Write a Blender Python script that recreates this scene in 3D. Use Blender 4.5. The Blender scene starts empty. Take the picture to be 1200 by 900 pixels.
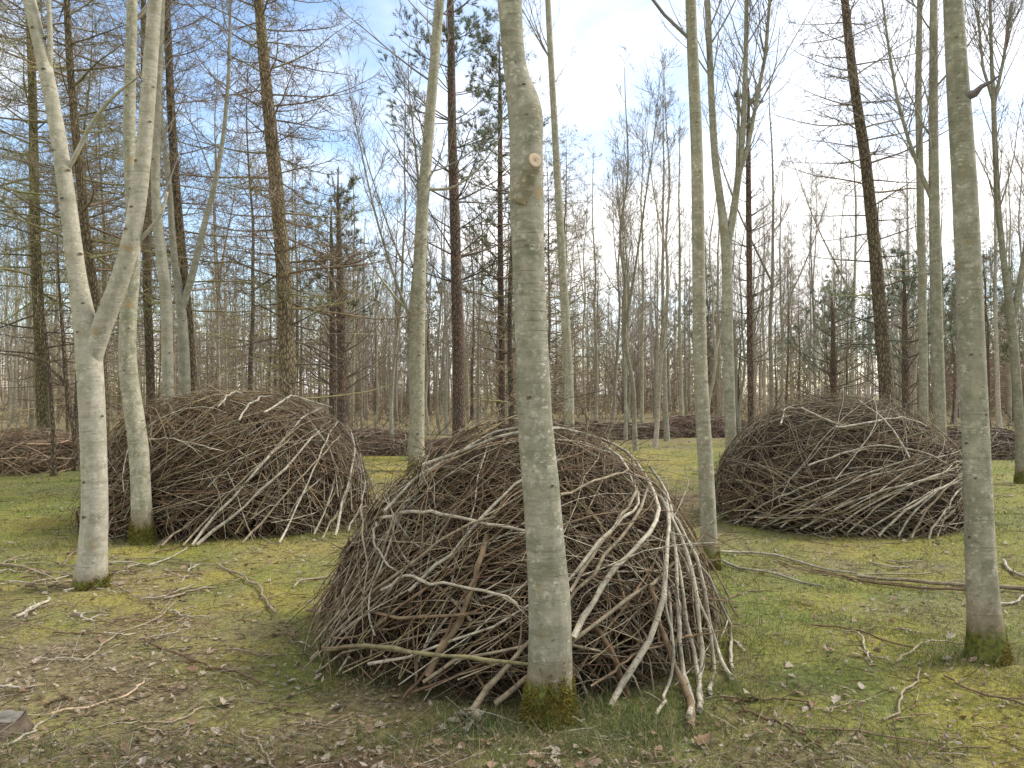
import bpy, math, random
import numpy as np
from mathutils import Vector

# ------------------------------------------------------------------ camera, sky, sun, exposure
scene = bpy.context.scene
col = scene.collection
CAM_H = 1.55
F_PX = 924.0                       # focal length in photograph pixels (1200 wide)
HORIZON = 458.0
PITCH = math.atan((HORIZON - 450.0) / F_PX)

cam_d = bpy.data.cameras.new('camera')
cam_d.sensor_width = 36.0
cam_d.lens = 36.0 * F_PX / 1200.0
cam_d.clip_start = 0.05
cam_d.clip_end = 2000.0
cam = bpy.data.objects.new('camera', cam_d)
cam.location = (0, 0, CAM_H)
cam.rotation_euler = (math.pi / 2 + PITCH, 0, 0)
col.objects.link(cam)
scene.camera = cam

SUN_EL = math.radians(46)
SUN_AZ = math.radians(72)           # clockwise from +Y (the view direction): to the right, a little ahead

world = bpy.data.worlds.new('World')
scene.world = world
world.use_nodes = True
wn = world.node_tree.nodes
wl = world.node_tree.links
wn.clear()
w_out = wn.new('ShaderNodeOutputWorld')
w_bg = wn.new('ShaderNodeBackground')
w_bg2 = wn.new('ShaderNodeBackground')
w_mix = wn.new('ShaderNodeMixShader')
sky = wn.new('ShaderNodeTexSky')
sky.sky_type = 'NISHITA'
sky.sun_disc = False
sky.sun_elevation = SUN_EL
sky.sun_rotation = SUN_AZ
sky.air_density = 1.0
sky.dust_density = 0.6
w_bg.inputs[1].default_value = 0.145
wl.new(sky.outputs[0], w_bg.inputs[0])
w_bg2.inputs[0].default_value = (1.0, 0.985, 0.97, 1)
w_bg2.inputs[1].default_value = 0.84
w_tc = wn.new('ShaderNodeTexCoord')
w_sep = wn.new('ShaderNodeSeparateXYZ')
wl.new(w_tc.outputs['Generated'], w_sep.inputs[0])
def wmath(op, a, b):
    m = wn.new('ShaderNodeMath'); m.operation = op
    for i, v in enumerate((a, b)):
        if isinstance(v, (int, float)): m.inputs[i].default_value = v
        else: wl.new(v, m.inputs[i])
    return m.outputs[0]
w_z = wmath('ADD', wmath('MAXIMUM', w_sep.outputs[2], 0.0), 0.22)
w_cmb = wn.new('ShaderNodeCombineXYZ')
wl.new(wmath('DIVIDE', w_sep.outputs[0], w_z), w_cmb.inputs[0])
wl.new(wmath('DIVIDE', w_sep.outputs[1], w_z), w_cmb.inputs[1])
w_map = wn.new('ShaderNodeMapping')
w_map.inputs['Location'].default_value = (3.15, 0.4, 0.0)
wl.new(w_cmb.outputs[0], w_map.inputs[0])
w_noise = wn.new('ShaderNodeTexNoise')
w_noise.inputs['Scale'].default_value = 0.55
w_noise.inputs['Detail'].default_value = 7.0
w_noise.inputs['Roughness'].default_value = 0.55
wl.new(w_map.outputs[0], w_noise.inputs['Vector'])
w_ramp = wn.new('ShaderNodeValToRGB')
w_ramp.color_ramp.elements[0].position = 0.43
w_ramp.color_ramp.elements[1].position = 0.57
wl.new(w_noise.outputs[0], w_ramp.inputs[0])
wl.new(w_ramp.outputs[0], w_mix.inputs[0])
wl.new(w_bg.outputs[0], w_mix.inputs[1])
wl.new(w_bg2.outputs[0], w_mix.inputs[2])
wl.new(w_mix.outputs[0], w_out.inputs[0])

sun_d = bpy.data.lights.new('sun', 'SUN')
sun_d.energy = 2.4
sun_d.angle = math.radians(15)
sun_d.color = (1.0, 0.93, 0.82)
sun = bpy.data.objects.new('sun', sun_d)
sdir = Vector((math.sin(SUN_AZ) * math.cos(SUN_EL), math.cos(SUN_AZ) * math.cos(SUN_EL), math.sin(SUN_EL)))
sun.rotation_euler = sdir.to_track_quat('Z', 'Y').to_euler()
sun.location = (10, -5, 20)
col.objects.link(sun)

vs = scene.view_settings
vs.view_transform = 'Standard'
vs.look = 'None'
vs.exposure = 1.06
vs.gamma = 1.0
vs.use_curve_mapping = False
scene.render.engine = 'CYCLES'
scene.cycles.max_bounces = 4
scene.cycles.diffuse_bounces = 3

# ------------------------------------------------------------------ numeric helpers
RNG = np.random.default_rng(20240311)

def norm(v):
    return v / np.maximum(np.linalg.norm(v, axis=-1, keepdims=True), 1e-9)

def _hash(ix, iy, seed):
    h = (ix.astype(np.int64) * 374761393 + iy.astype(np.int64) * 668265263 + seed * 974711) & 0xFFFFFFFF
    h = ((h ^ (h >> 13)) * 1274126177) & 0xFFFFFFFF
    return ((h ^ (h >> 16)) & 0xFFFF) / 65535.0

def vnoise(x, y, seed=0):
    x = np.asarray(x, float); y = np.asarray(y, float)
    ix = np.floor(x); iy = np.floor(y)
    fx = x - ix; fy = y - iy
    fx = fx * fx * (3 - 2 * fx); fy = fy * fy * (3 - 2 * fy)
    a = _hash(ix, iy, seed); b = _hash(ix + 1, iy, seed)
    c = _hash(ix, iy + 1, seed); d = _hash(ix + 1, iy + 1, seed)
    return (a * (1 - fx) + b * fx) * (1 - fy) + (c * (1 - fx) + d * fx) * fy

def fbm(x, y, seed=0, octv=4):
    x = np.asarray(x, float); y = np.asarray(y, float)
    s = 0; a = 0.5; t = 0
    for o in range(octv):
        s = s + a * vnoise(x * 2 ** o + o * 17.3, y * 2 ** o - o * 9.1, seed + o); t += a; a *= 0.5
    return s / t

def gh(x, y):
    """height of the ground"""
    return 0.10 * (fbm(np.asarray(x) * 0.55, np.asarray(y) * 0.55, 3, 3) - 0.5) + 0.035 * (fbm(np.asarray(x) * 3.1, np.asarray(y) * 3.1, 11, 3) - 0.5)

CP, SP = math.cos(PITCH), math.sin(PITCH)
def ray(px, py):
    a = (px - 600.0) / F_PX; b = (450.0 - py) / F_PX
    return np.array([a, CP - SP * b, SP + CP * b])
def at_depth(px, py, d):
    r = ray(px, py); t = d / r[1]
    return np.array([r[0] * t, d, CAM_H + r[2] * t])
def on_ground(px, py):
    r = ray(px, max(py, HORIZON + 4)); t = -CAM_H / r[2]
    p = np.array([r[0] * t, r[1] * t, 0.0]); p[2] = float(gh(p[0], p[1]))
    return p

# ------------------------------------------------------------------ mesh builder
class MB:
    def __init__(self):
        self.v = []; self.f = []; self.t = []; self.n = 0
    def add(self, v, faces, tint=(1, 1, 1)):
        v = np.asarray(v, float).reshape(-1, 3)
        tint = np.asarray(tint, float)
        if tint.ndim == 1: tint = np.tile(tint, (len(v), 1))
        self.v.append(v); self.t.append(tint)
        for f in faces:
            self.f.append(np.asarray(f, np.int64) + self.n)
        self.n += len(v)
    def tubes(self, P, R, S, tint=(1, 1, 1), caps=False, seed=0):
        P = np.asarray(P, float); R = np.asarray(R, float)
        if P.ndim == 2: P = P[None]; R = R[None]
        M, K, _ = P.shape
        if M == 0: return
        T = norm(np.gradient(P, axis=1))
        mt = norm(T.mean(axis=1))
        ref = np.where(np.abs(mt[:, 2:3]) > 0.75, np.array([[0.9, 0.35, 0.05]]), np.array([[0.1, 0.15, 1.0]]))
        U = norm(np.cross(T, ref[:, None, :])); V = np.cross(T, U)
        a = np.arange(S) * 2 * math.pi / S
        ring = P[:, :, None, :] + R[:, :, None, None] * (np.cos(a)[None, None, :, None] * U[:, :, None, :] + np.sin(a)[None, None, :, None] * V[:, :, None, :])
        m = np.arange(M)[:, None, None] * K * S; k = np.arange(K - 1)[None, :, None] * S
        s = np.arange(S)[None, None, :]; s2 = (s + 1) % S
        q = np.stack([m + k + s, m + k + S + s, m + k + S + s2, m + k + s2], -1).reshape(-1, 4)[:, ::-1]
        faces = [q]
        if caps:
            c0 = (np.arange(M)[:, None] * K * S + np.arange(S)[None, :])
            faces.append(c0); faces.append((c0 + (K - 1) * S)[:, ::-1])
        tint = np.asarray(tint, float)
        if tint.ndim == 1: tt = np.tile(tint, (M * K * S, 1))
        elif tint.ndim == 2: tt = np.repeat(tint, K * S, axis=0)
        else: tt = np.repeat(tint.reshape(M * K, 3), S, axis=0)
        self.add(ring.reshape(-1, 3), faces, tt)
    def ribbons(self, P, R, tint=(1, 1, 1), rng=None):
        """two-sided strips for the finest twigs, far thinner than a pixel"""
        M, K, _ = P.shape
        if M == 0: return
        rng = rng or RNG
        T = norm(P[:, -1] - P[:, 0]); sd = norm(np.cross(T, rng.normal(0, 1, (M, 3))))[:, None, :] * R[..., None]
        V = np.stack([P - sd, P + sd], 2).reshape(-1, 3)
        m = np.arange(M)[:, None] * K * 2; k = np.arange(K - 1)[None, :] * 2
        q = np.stack([m + k, m + k + 1, m + k + 3, m + k + 2], -1).reshape(-1, 4)
        tint = np.asarray(tint, float)
        self.add(V, [q], np.repeat(tint, K * 2, axis=0) if tint.ndim == 2 else tint)
    def mesh(self, name, mat, origin=(0, 0, 0), smooth=True):
        me = bpy.data.meshes.new(name)
        v = np.concatenate(self.v) - np.asarray(origin, float)
        t = np.concatenate(self.t)
        me.vertices.add(len(v)); me.vertices.foreach_set('co', v.astype(np.float32).ravel())
        li = np.concatenate([f.ravel() for f in self.f])
        cnt = np.concatenate([np.full(len(f), f.shape[1]) for f in self.f])
        me.loops.add(len(li)); me.loops.foreach_set('vertex_index', li.astype(np.int32))
        st = np.concatenate([[0], np.cumsum(cnt)[:-1]])
        me.polygons.add(len(cnt)); me.polygons.foreach_set('loop_start', st.astype(np.int32))
        me.polygons.foreach_set('use_smooth', np.full(len(cnt), smooth))
        me.update(calc_edges=True)
        at = me.attributes.new('tint', 'FLOAT_COLOR', 'POINT')
        at.data.foreach_set('color', np.concatenate([t, np.ones((len(t), 1))], 1).astype(np.float32).ravel())
        me.materials.append(mat)
        return me

def obj(name, me, parent=None, loc=None):
    o = bpy.data.objects.new(name, me)
    col.objects.link(o)
    if parent is not None: o.parent = parent
    if loc is not None: o.location = loc
    return o
def tag(o, label=None, cat=None, group=None, kind=None):
    if label: o['label'] = label
    if cat: o['category'] = cat
    if group: o['group'] = group
    if kind: o['kind'] = kind
    return o
def thing(name, label, cat, loc, group=None):
    o = bpy.data.objects.new(name, None)
    o.empty_display_size = 0.2
    col.objects.link(o); o.location = loc
    return tag(o, label, cat, group)
def copy_thing(root, loc, rotz=0, scale=1.0, label=None, group=None, color=None):
    r = root.copy(); col.objects.link(r)
    r.location = loc; r.rotation_euler = (0, 0, rotz); r.scale = (scale,) * 3
    if label: r['label'] = label
    if group: r['group'] = group
    for ch in list(root.children):
        c = ch.copy(); col.objects.link(c); c.parent = r
        if color is not None and ch.name.startswith('trunk'): c.color = color
        for g in list(ch.children):
            d = g.copy(); col.objects.link(d); d.parent = c
    return r

# ------------------------------------------------------------------ materials
def new_mat(name):
    m = bpy.data.materials.new(name); m.use_nodes = True
    nt = m.node_tree; nt.nodes.clear()
    out = nt.nodes.new('ShaderNodeOutputMaterial')
    b = nt.nodes.new('ShaderNodeBsdfPrincipled')
    nt.links.new(b.outputs[0], out.inputs[0])
    b.inputs['Roughness'].default_value = 0.85
    b.inputs['Specular IOR Level'].default_value = 0.2
    return m, nt, b
class NT:
    def __init__(self, nt): self.nt = nt
    def n(self, t, **k):
        x = self.nt.nodes.new(t)
        for a, v in k.items(): setattr(x, a, v)
        return x
    def link(self, a, b): self.nt.links.new(a, b)
    def noise(self, vec, scale, detail=3, rough=0.5):
        x = self.n('ShaderNodeTexNoise'); x.inputs['Scale'].default_value = scale
        x.inputs['Detail'].default_value = detail; x.inputs['Roughness'].default_value = rough
        self.link(vec, x.inputs['Vector']); return x.outputs[0]
    def ramp(self, fac, p0, p1, c0=(0, 0, 0, 1), c1=(1, 1, 1, 1)):
        x = self.n('ShaderNodeValToRGB'); e = x.color_ramp.elements
        e[0].position = p0; e[1].position = p1; e[0].color = c0; e[1].color = c1
        self.link(fac, x.inputs[0]); return x.outputs[0]
    def mix(self, fac, a, b, mode='MIX'):
        x = self.n('ShaderNodeMix', data_type='RGBA', blend_type=mode)
        for i, v in ((0, fac), (6, a), (7, b)):
            if isinstance(v, (int, float)): x.inputs[i].default_value = v
            elif isinstance(v, tuple): x.inputs[i].default_value = v if len(v) == 4 else v + (1,)
            else: self.link(v, x.inputs[i])
        return x.outputs[2]
    def math(self, op, a, b=0.0):
        x = self.n('ShaderNodeMath', operation=op)
        for i, v in enumerate((a, b)):
            if isinstance(v, (int, float)): x.inputs[i].default_value = v
            else: self.link(v, x.inputs[i])
        return x.outputs[0]
    def scaled(self, vec, s):
        x = self.n('ShaderNodeMapping'); x.inputs['Scale'].default_value = s
        self.link(vec, x.inputs[0]); return x.outputs[0]
    def bump(self, h, strength, dist, normal=None):
        x = self.n('ShaderNodeBump'); x.inputs['Strength'].default_value = strength
        x.inputs['Distance'].default_value = dist; self.link(h, x.inputs['Height'])
        if normal is not None: self.link(normal, x.inputs['Normal'])
        return x.outputs[0]

def smooth_bark(name, c1, c2, lichen=0.35, moss=0.0, ochre=True):
    """smooth pale bark with faint horizontal bands, lichen blotches and moss at the foot"""
    m, nt, b = new_mat(name); N = NT(nt)
    tc = N.n('ShaderNodeTexCoord'); oi = N.n('ShaderNodeObjectInfo')
    off = N.n('ShaderNodeVectorMath', operation='ADD')
    cmb = N.n('ShaderNodeCombineXYZ')
    N.link(N.math('MULTIPLY', oi.outputs['Random'], 37.0), cmb.inputs[0])
    N.link(N.math('MULTIPLY', oi.outputs['Random'], 91.0), cmb.inputs[1])
    N.link(tc.outputs['Object'], off.inputs[0]); N.link(cmb.outputs[0], off.inputs[1])
    v = off.outputs[0]
    big = N.ramp(N.noise(v, 2.6, 4, 0.6), 0.36, 0.66)
    c = N.mix(big, c1, c2)
    band = N.noise(N.scaled(v, (9, 9, 48)), 1.0, 3, 0.6)
    c = N.mix(N.math('MULTIPLY', N.ramp(band, 0.58, 0.74), 0.5), c, tuple(x * 0.55 for x in c1))
    band2 = N.noise(N.scaled(v, (2, 2, 14)), 1.0, 3, 0.6)
    c = N.mix(N.math('MULTIPLY', N.ramp(band2, 0.50, 0.72), 0.6), c, (c1[0] * 0.62, c1[1] * 0.64, c1[2] * 0.56))
    mot = N.ramp(N.noise(v, 11.0, 5, 0.65), 0.42, 0.64)
    c = N.mix(N.math('MULTIPLY', mot, 0.7), c, (c1[0] * 0.58, c1[1] * 0.62, c1[2] * 0.52))
    lic = N.ramp(N.noise(v, 24.0, 6, 0.7), 0.53, 0.66)
    c = N.mix(N.math('MULTIPLY', lic, lichen), c, (0.56, 0.54, 0.44))
    ring = N.math('MULTIPLY', N.ramp(N.noise(N.scaled(v, (3, 3, 95)), 1.0, 4, 0.65), 0.57, 0.64), N.ramp(N.noise(v, 3.4, 3), 0.42, 0.60))
    c = N.mix(N.math('MULTIPLY', ring, 0.6), c, (c1[0] * 0.5, c1[1] * 0.46, c1[2] * 0.4))
    streak = N.ramp(N.noise(N.scaled(v, (16, 16, 1.1)), 1.0, 4, 0.6), 0.5, 0.74)
    c = N.mix(N.math('MULTIPLY', streak, 0.5), c, (c1[0] * 0.6, c1[1] * 0.66, c1[2] * 0.5))
    vr = N.n('ShaderNodeTexVoronoi'); vr.inputs['Scale'].default_value = 1.0
    wv = N.n('ShaderNodeVectorMath', operation='ADD'); N.link(N.scaled(v, (26, 26, 44)), wv.inputs[0])
    nc = N.n('ShaderNodeTexNoise'); nc.inputs['Scale'].default_value = 30.0; N.link(v, nc.inputs['Vector']); N.link(nc.outputs['Color'], wv.inputs[1])
    N.link(wv.outputs[0], vr.inputs['Vector'])
    fleck = N.math('MULTIPLY', N.ramp(vr.outputs['Distance'], 0.20, 0.34, (1, 1, 1, 1), (0, 0, 0, 1)), N.ramp(N.noise(v, 6.0, 3), 0.48, 0.62))
    c = N.mix(N.math('MULTIPLY', fleck, 0.55), c, (0.58, 0.53, 0.41))
    dk = N.ramp(N.noise(N.scaled(v, (1, 1, 2.2)), 30.0, 5, 0.7), 0.56, 0.68)
    c = N.mix(N.math('MULTIPLY', dk, 0.75), c, tuple(x * 0.45 for x in c1))
    if ochre:
        oc = N.ramp(N.noise(v, 5.5, 5, 0.65), 0.62, 0.70)
        c = N.mix(N.math('MULTIPLY', oc, 0.75), c, (0.30, 0.20, 0.09))
    if moss > 0:
        sp = N.n('ShaderNodeSeparateXYZ'); N.link(tc.outputs['Object'], sp.inputs[0])
        mz = N.math('MULTIPLY', N.math('ADD', N.math('DIVIDE', sp.outputs[2], moss), N.math('MULTIPLY', N.noise(v, 9.0, 4, 0.6), 1.3)), 0.25)
        mk = N.ramp(mz, 0.325, 0.39, (1, 1, 1, 1), (0, 0, 0, 1))
        mc = N.mix(N.ramp(N.noise(v, 40, 3), 0.35, 0.65), (0.045, 0.055, 0.012), (0.14, 0.14, 0.03))
        rw = N.ramp(mz, 0.38, 0.56, (1, 1, 1, 1), (0, 0, 0, 1))
        c = N.mix(N.math('MULTIPLY', rw, 0.55), c, (0.16, 0.105, 0.06))
        c = N.mix(mk, c, mc)
    c = N.mix(1.0, c, oi.outputs['Color'], 'MULTIPLY')
    N.link(c, b.inputs['Base Color'])
    n1 = N.bump(ring, 0.5, -0.004, N.bump(band, 0.4, 0.005))
    n2 = N.bump(N.noise(v, 45, 4, 0.65), 0.45, 0.004, n1)
    N.link(n2, b.inputs['Normal'])
    b.inputs['Roughness'].default_value = 0.75
    return m

def rough_bark(name, c1, c2, red=None):
    m, nt, b = new_mat(name); N = NT(nt)
    tc = N.n('ShaderNodeTexCoord'); oi = N.n('ShaderNodeObjectInfo')
    v = tc.outputs['Object']
    vor = N.n('ShaderNodeTexVoronoi', feature='DISTANCE_TO_EDGE'); vor.inputs['Scale'].default_value = 1.0
    N.link(N.scaled(v, (26, 26, 9)), vor.inputs['Vector'])
    crack = N.ramp(vor.outputs['Distance'], 0.02, 0.22)
    c = N.mix(N.noise(v, 14, 5, 0.7), c1, c2)
    if red:
        c = N.mix(N.ramp(N.noise(v, 1.3, 3), 0.4, 0.6), c, red)
    c = N.mix(crack, tuple(x * 0.35 for x in c1), c)
    lic = N.ramp(N.noise(v, 9, 5, 0.65), 0.56, 0.66)
    c = N.mix(N.math('MULTIPLY', lic, 0.4), c, (0.16, 0.16, 0.09))
    c = N.mix(1.0, c, oi.outputs['Color'], 'MULTIPLY')
    N.link(c, b.inputs['Base Color'])
    N.link(N.bump(crack, 0.9, 0.012, N.bump(N.noise(v, 60, 4), 0.5, 0.006)), b.inputs['Normal'])
    b.inputs['Roughness'].default_value = 0.92
    return m

def tint_mat(name, var=0.35, scale=12.0, bumpy=0.0, trans=0.0, rough=0.85, blotch=0.0):
    m, nt, b = new_mat(name); N = NT(nt)
    a = N.n('ShaderNodeAttribute', attribute_name='tint')
    tc = N.n('ShaderNodeTexCoord')
    nz = N.noise(tc.outputs['Object'], scale, 4, 0.6)
    g = N.ramp(nz, 0.3, 0.7, (1 - var,) * 3 + (1,), (1 + var,) * 3 + (1,))
    c = N.mix(1.0, a.outputs['Color'], g, 'MULTIPLY')
    if blotch:
        bl = N.ramp(N.noise(tc.outputs['Object'], 55, 3, 0.6), 0.56, 0.66)
        c = N.mix(N.math('MULTIPLY', bl, blotch), c, (0.10, 0.075, 0.05))
    N.link(c, b.inputs['Base Color'])
    b.inputs['Roughness'].default_value = rough
    if bumpy: N.link(N.bump(N.noise(tc.outputs['Object'], 90, 3), 0.6, bumpy), b.inputs['Normal'])
    if trans:
        t = N.n('ShaderNodeBsdfTranslucent'); N.link(c, t.inputs[0])
        mx = N.n('ShaderNodeMixShader'); mx.inputs[0].default_value = trans
        N.link(b.outputs[0], mx.inputs[1]); N.link(t.outputs[0], mx.inputs[2])
        out = [n for n in nt.nodes if n.type == 'OUTPUT_MATERIAL'][0]
        N.link(mx.outputs[0], out.inputs[0])
    return m

M_PALE = smooth_bark('pale_bark', (0.36, 0.325, 0.25), (0.43, 0.39, 0.305), 0.3, 0.10)
M_GREY = smooth_bark('grey_bark', (0.238, 0.220, 0.162), (0.325, 0.297, 0.222), 0.45, 0.24)
M_POLE = smooth_bark('pole_bark', (0.29, 0.265, 0.205), (0.39, 0.355, 0.28), 0.4, 0.0, False)
M_LARCH = rough_bark('larch_bark', (0.12, 0.098, 0.072), (0.195, 0.16, 0.115))
M_PINE = rough_bark('pine_bark', (0.135, 0.10, 0.078), (0.20, 0.15, 0.115), (0.20, 0.125, 0.092))
M_TWIG = tint_mat('twig_bark', 0.25, 6.0)
M_STICK = tint_mat('stick_bark', 0.42, 17.0, 0.005, 0, 0.7, 0.7)
M_NEEDLE = tint_mat('needles', 0.3, 2.0, 0, 0.45)
M_BLADE = tint_mat('grass_blades', 0.2, 3.0, 0, 0.3)
M_LEAF = tint_mat('dead_leaf', 0.3, 30.0, 0, 0.12)
M_MOSS = tint_mat('moss', 0.35, 25.0, 0, 0.1)
M_WOOD = tint_mat('cut_wood', 0.12, 60.0, 0.002)

# ------------------------------------------------------------------ ground
# soft masks (world coordinates) for litter, bare soil and lush grass
def g_masks(x, y):
    x = np.asarray(x, float); y = np.asarray(y, float)
    n1 = fbm(x * 0.9, y * 0.9, 21, 4); n2 = fbm(x * 2.7, y * 2.7, 33, 4); n3 = fbm(x * 0.35, y * 0.35, 44, 3)
    n4 = fbm(x * 6.5, y * 6.5, 71, 3)
    lit = 1 / (1 + np.exp(-((n1 - 0.55) * 12 + (n2 - 0.5) * 8 + (n4 - 0.5) * 6)))
    def spot(cx, cy, rx, ry): return np.exp(-(((x - cx) / rx) ** 2 + ((y - cy) / ry) ** 2))
    left = 1.3 * spot(-2.5, 4.3, 1.5, 1.3) + 1.0 * spot(-1.2, 3.5, 1.0, 0.5) + 0.5 * spot(-3.5, 6.0, 1.2, 0.8) + 1.6 * spot(2.3, 11.5, 1.1, 2.6) + 0.9 * spot(-1.2, 13, 1.2, 2.5) + 0.6 * spot(3.6, 7.0, 1.6, 0.4) + 0.5 * spot(1.4, 3.2, 0.6, 0.3)
    lit = np.clip(lit * 0.48 + left * (0.35 + 0.9 * (n2 - 0.25)), 0, 1)
    lit = np.clip(lit + np.clip((y - 20) / 6, 0, 1) * (0.35 + 0.9 * n1), 0, 1)
    soil = np.clip(1.2 * spot(-0.72, 3.22, 0.5, 0.22) * 1.3 * (0.3 + 1.6 * (n2 - 0.2)) + 0.7 * spot(2.4, 11, 0.7, 2.2) * n2, 0, 1)
    lush = np.clip(1 / (1 + np.exp(-((n3 - 0.52) * 14 + (n2 - 0.5) * 5))), 0, 1)
    return lit, soil, lush

def g_colour(x, y):
    lit, soil, lush = g_masks(x, y)
    yel = fbm(np.asarray(x) * 1.7, np.asarray(y) * 1.7, 57, 4)
    ym = np.clip((yel - 0.42) * 6, 0, 1)[..., None]
    moss = np.array([0.165, 0.180, 0.034]) * (1 - ym) + np.array([0.255, 0.225, 0.045]) * ym
    grass = np.array([0.105, 0.145, 0.036])
    c = moss * (1 - 0.6 * lush[..., None]) + grass * 0.6 * lush[..., None]
    c = c * (1 - 0.8 * lit[..., None]) + np.array([0.205, 0.160, 0.100]) * 0.8 * lit[..., None]
    c = c * (1 - soil[..., None]) + np.array([0.10, 0.056, 0.042]) * soil[..., None]
    return c

def build_ground():
    u = np.linspace(-1, 1, 231)
    xs = 7 * u + 260 * np.sign(u) * np.abs(u) ** 6
    w = np.linspace(0, 1, 271)
    ys = 1.2 + 13 * w + 330 * w ** 5
    ys = np.concatenate([[-60, -25, -10, -4, -1.5, 0.2], ys])
    X, Y = np.meshgrid(xs, ys)
    Z = gh(X, Y)
    Z = Z + 0.03 * (fbm(X * 8, Y * 8, 91, 3) - 0.5) * np.clip(1.2 - Y / 14, 0, 1)
    V = np.stack([X, Y, Z], -1).reshape(-1, 3)
    nx = len(xs); ny = len(ys)
    i = (np.arange(ny - 1)[:, None] * nx + np.arange(nx - 1)[None, :]).ravel()
    q = np.stack([i, i + 1, i + nx + 1, i + nx], -1)
    b = MB(); b.add(V, [q], g_colour(V[:, 0], V[:, 1]))
    m, nt, bs = new_mat('mossy_ground'); N = NT(nt)
    a = N.n('ShaderNodeAttribute', attribute_name='tint')
    tc = N.n('ShaderNodeTexCoord'); v = tc.outputs['Object']
    f = N.noise(v, 28, 6, 0.7)
    c = N.mix(1.0, a.outputs['Color'], N.ramp(f, 0.3, 0.72, (0.4, 0.4, 0.4, 1), (1.5, 1.45, 1.4, 1)), 'MULTIPLY')
    c = N.mix(N.math('MULTIPLY', N.ramp(N.noise(v, 60, 4, 0.7), 0.58, 0.68), 0.5), c, (0.26, 0.21, 0.14))
    c = N.mix(N.math('MULTIPLY', N.ramp(N.noise(v, 13, 5, 0.7), 0.60, 0.70), 0.6), c, (0.06, 0.045, 0.028))
    N.link(c, bs.inputs['Base Color'])
    bs.inputs['Roughness'].default_value = 0.95
    N.link(N.bump(N.noise(v, 45, 5, 0.7), 0.9, 0.02), bs.inputs['Normal'])
    o = obj('ground', b.mesh('ground', m))
    tag(o, kind='structure')
build_ground()

# ------------------------------------------------------------------ growth helpers
def grow(start, d, L, K, trop=0.0, wob=0.1, rng=RNG, trop2=None):
    """M branches of K points; trop lifts (+) or droops (-), blending to trop2 at the tip"""
    p = start.copy(); d = norm(d.copy()); P = [p]
    step = (np.asarray(L) / (K - 1))[:, None]
    for k in range(1, K):
        tr = trop if trop2 is None else trop + (trop2 - trop) * (k - 1) / max(K - 2, 1)
        d = d + rng.normal(0, wob, d.shape); d[:, 2] += tr
        d = norm(d); p = p + d * step; P.append(p)
    return np.stack(P, 1)

def spawn(P, R, n, u0, u1, ang, rng=RNG, flat=0.0, expo=1.0):
    """start points, directions, parent radius for n children on each of the M parents"""
    M, K, _ = P.shape
    idx = np.repeat(np.arange(M), n)
    u = u0 + (u1 - u0) * rng.random(M * n) ** expo
    f = u * (K - 1); k = np.minimum(f.astype(int), K - 2); w = (f - k)[:, None]
    pos = P[idx, k] * (1 - w) + P[idx, k + 1] * w
    T = norm(P[idx, k + 1] - P[idx, k])
    r = R[idx, k] * (1 - w[:, 0]) + R[idx, k + 1] * w[:, 0]
    rnd = rng.normal(0, 1, (M * n, 3)); rnd[:, 2] *= (1 - flat)
    perp = norm(rnd - (rnd * T).sum(-1, keepdims=True) * T)
    a = np.asarray(ang) + rng.normal(0, 0.18, M * n)
    return pos, norm(np.cos(a)[:, None] * T + np.sin(a)[:, None] * perp), r, u, idx

def taper(M, K, r0, tip=0.25):
    return np.asarray(r0).reshape(-1, 1) * np.ones((M, 1)) * np.linspace(1, tip, K)[None, :]

def tints(M, base, var, rng=RNG):
    return np.asarray(base)[None, :] * (1 + rng.normal(0, var, (M, 1)))  * (1 + rng.normal(0, var * 0.25, (M, 3)))

TW_GREY = (0.22, 0.195, 0.155); TW_DARK = (0.105, 0.085, 0.062); TW_BROWN = (0.20, 0.15, 0.10); TW_LICHEN = (0.25, 0.22, 0.11)

def crown_broad(b, P, R, rng, z0, n=34, Lmax=2.2, ang=0.75, tint=TW_GREY, dens=1.0, twig_r=0.0035, top=None):
    """ascending limbs, twigs and twiglets of a young bare broadleaf"""
    z = P[:, 2]; zt = z[-1]
    zz = z0 + (zt - z0) * rng.random(n) ** 0.8
    pos = np.stack([np.interp(zz, z, P[:, i]) for i in range(3)], 1)
    rr = np.interp(zz, z, R)
    az = rng.random(n) * 2 * math.pi
    a = ang + rng.normal(0, 0.15, n)
    d = np.stack([np.sin(a) * np.cos(az), np.sin(a) * np.sin(az), np.cos(a)], 1)
    rel = (zt - zz) / (zt - z0 + 1e-6)
    L = Lmax * (0.35 + 0.65 * rel) * (0.5 + 0.7 * rng.random(n))
    B = grow(pos, d, L, 7, 0.10, 0.07, rng); BR = taper(n, 7, np.minimum(rr * 0.34, 0.004 + 0.0065 * L), 0.25)
    b.tubes(B, BR, 5, tints(n, tint, 0.15, rng))
    n2 = max(2, int(7 * dens))
    p, d, r, u, i = spawn(B, BR, n2, 0.18, 0.98, 0.7, rng)
    L2 = L[i] * (1.05 - 0.75 * u) * (0.35 + 0.35 * rng.random(len(u)))
    T2 = grow(p, d, L2, 5, 0.09, 0.09, rng); R2 = taper(len(u), 5, np.clip(r * 0.6, twig_r, 0.012), 0.35)
    b.tubes(T2, R2, 3, tints(len(u), tint, 0.18, rng))
    n3 = max(3, int(6 * dens))
    p, d, r, u, i = spawn(T2, R2, n3, 0.2, 1.0, 0.65, rng)
    L3 = L2[i] * (0.3 + 0.35 * rng.random(len(u)))
    T3 = grow(p, d, L3, 3, 0.08, 0.1, rng); R3 = taper(len(u), 3, twig_r * 0.8, 0.6)
    b.ribbons(T3, R3, tints(len(u), tint, 0.2, rng), rng)

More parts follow.
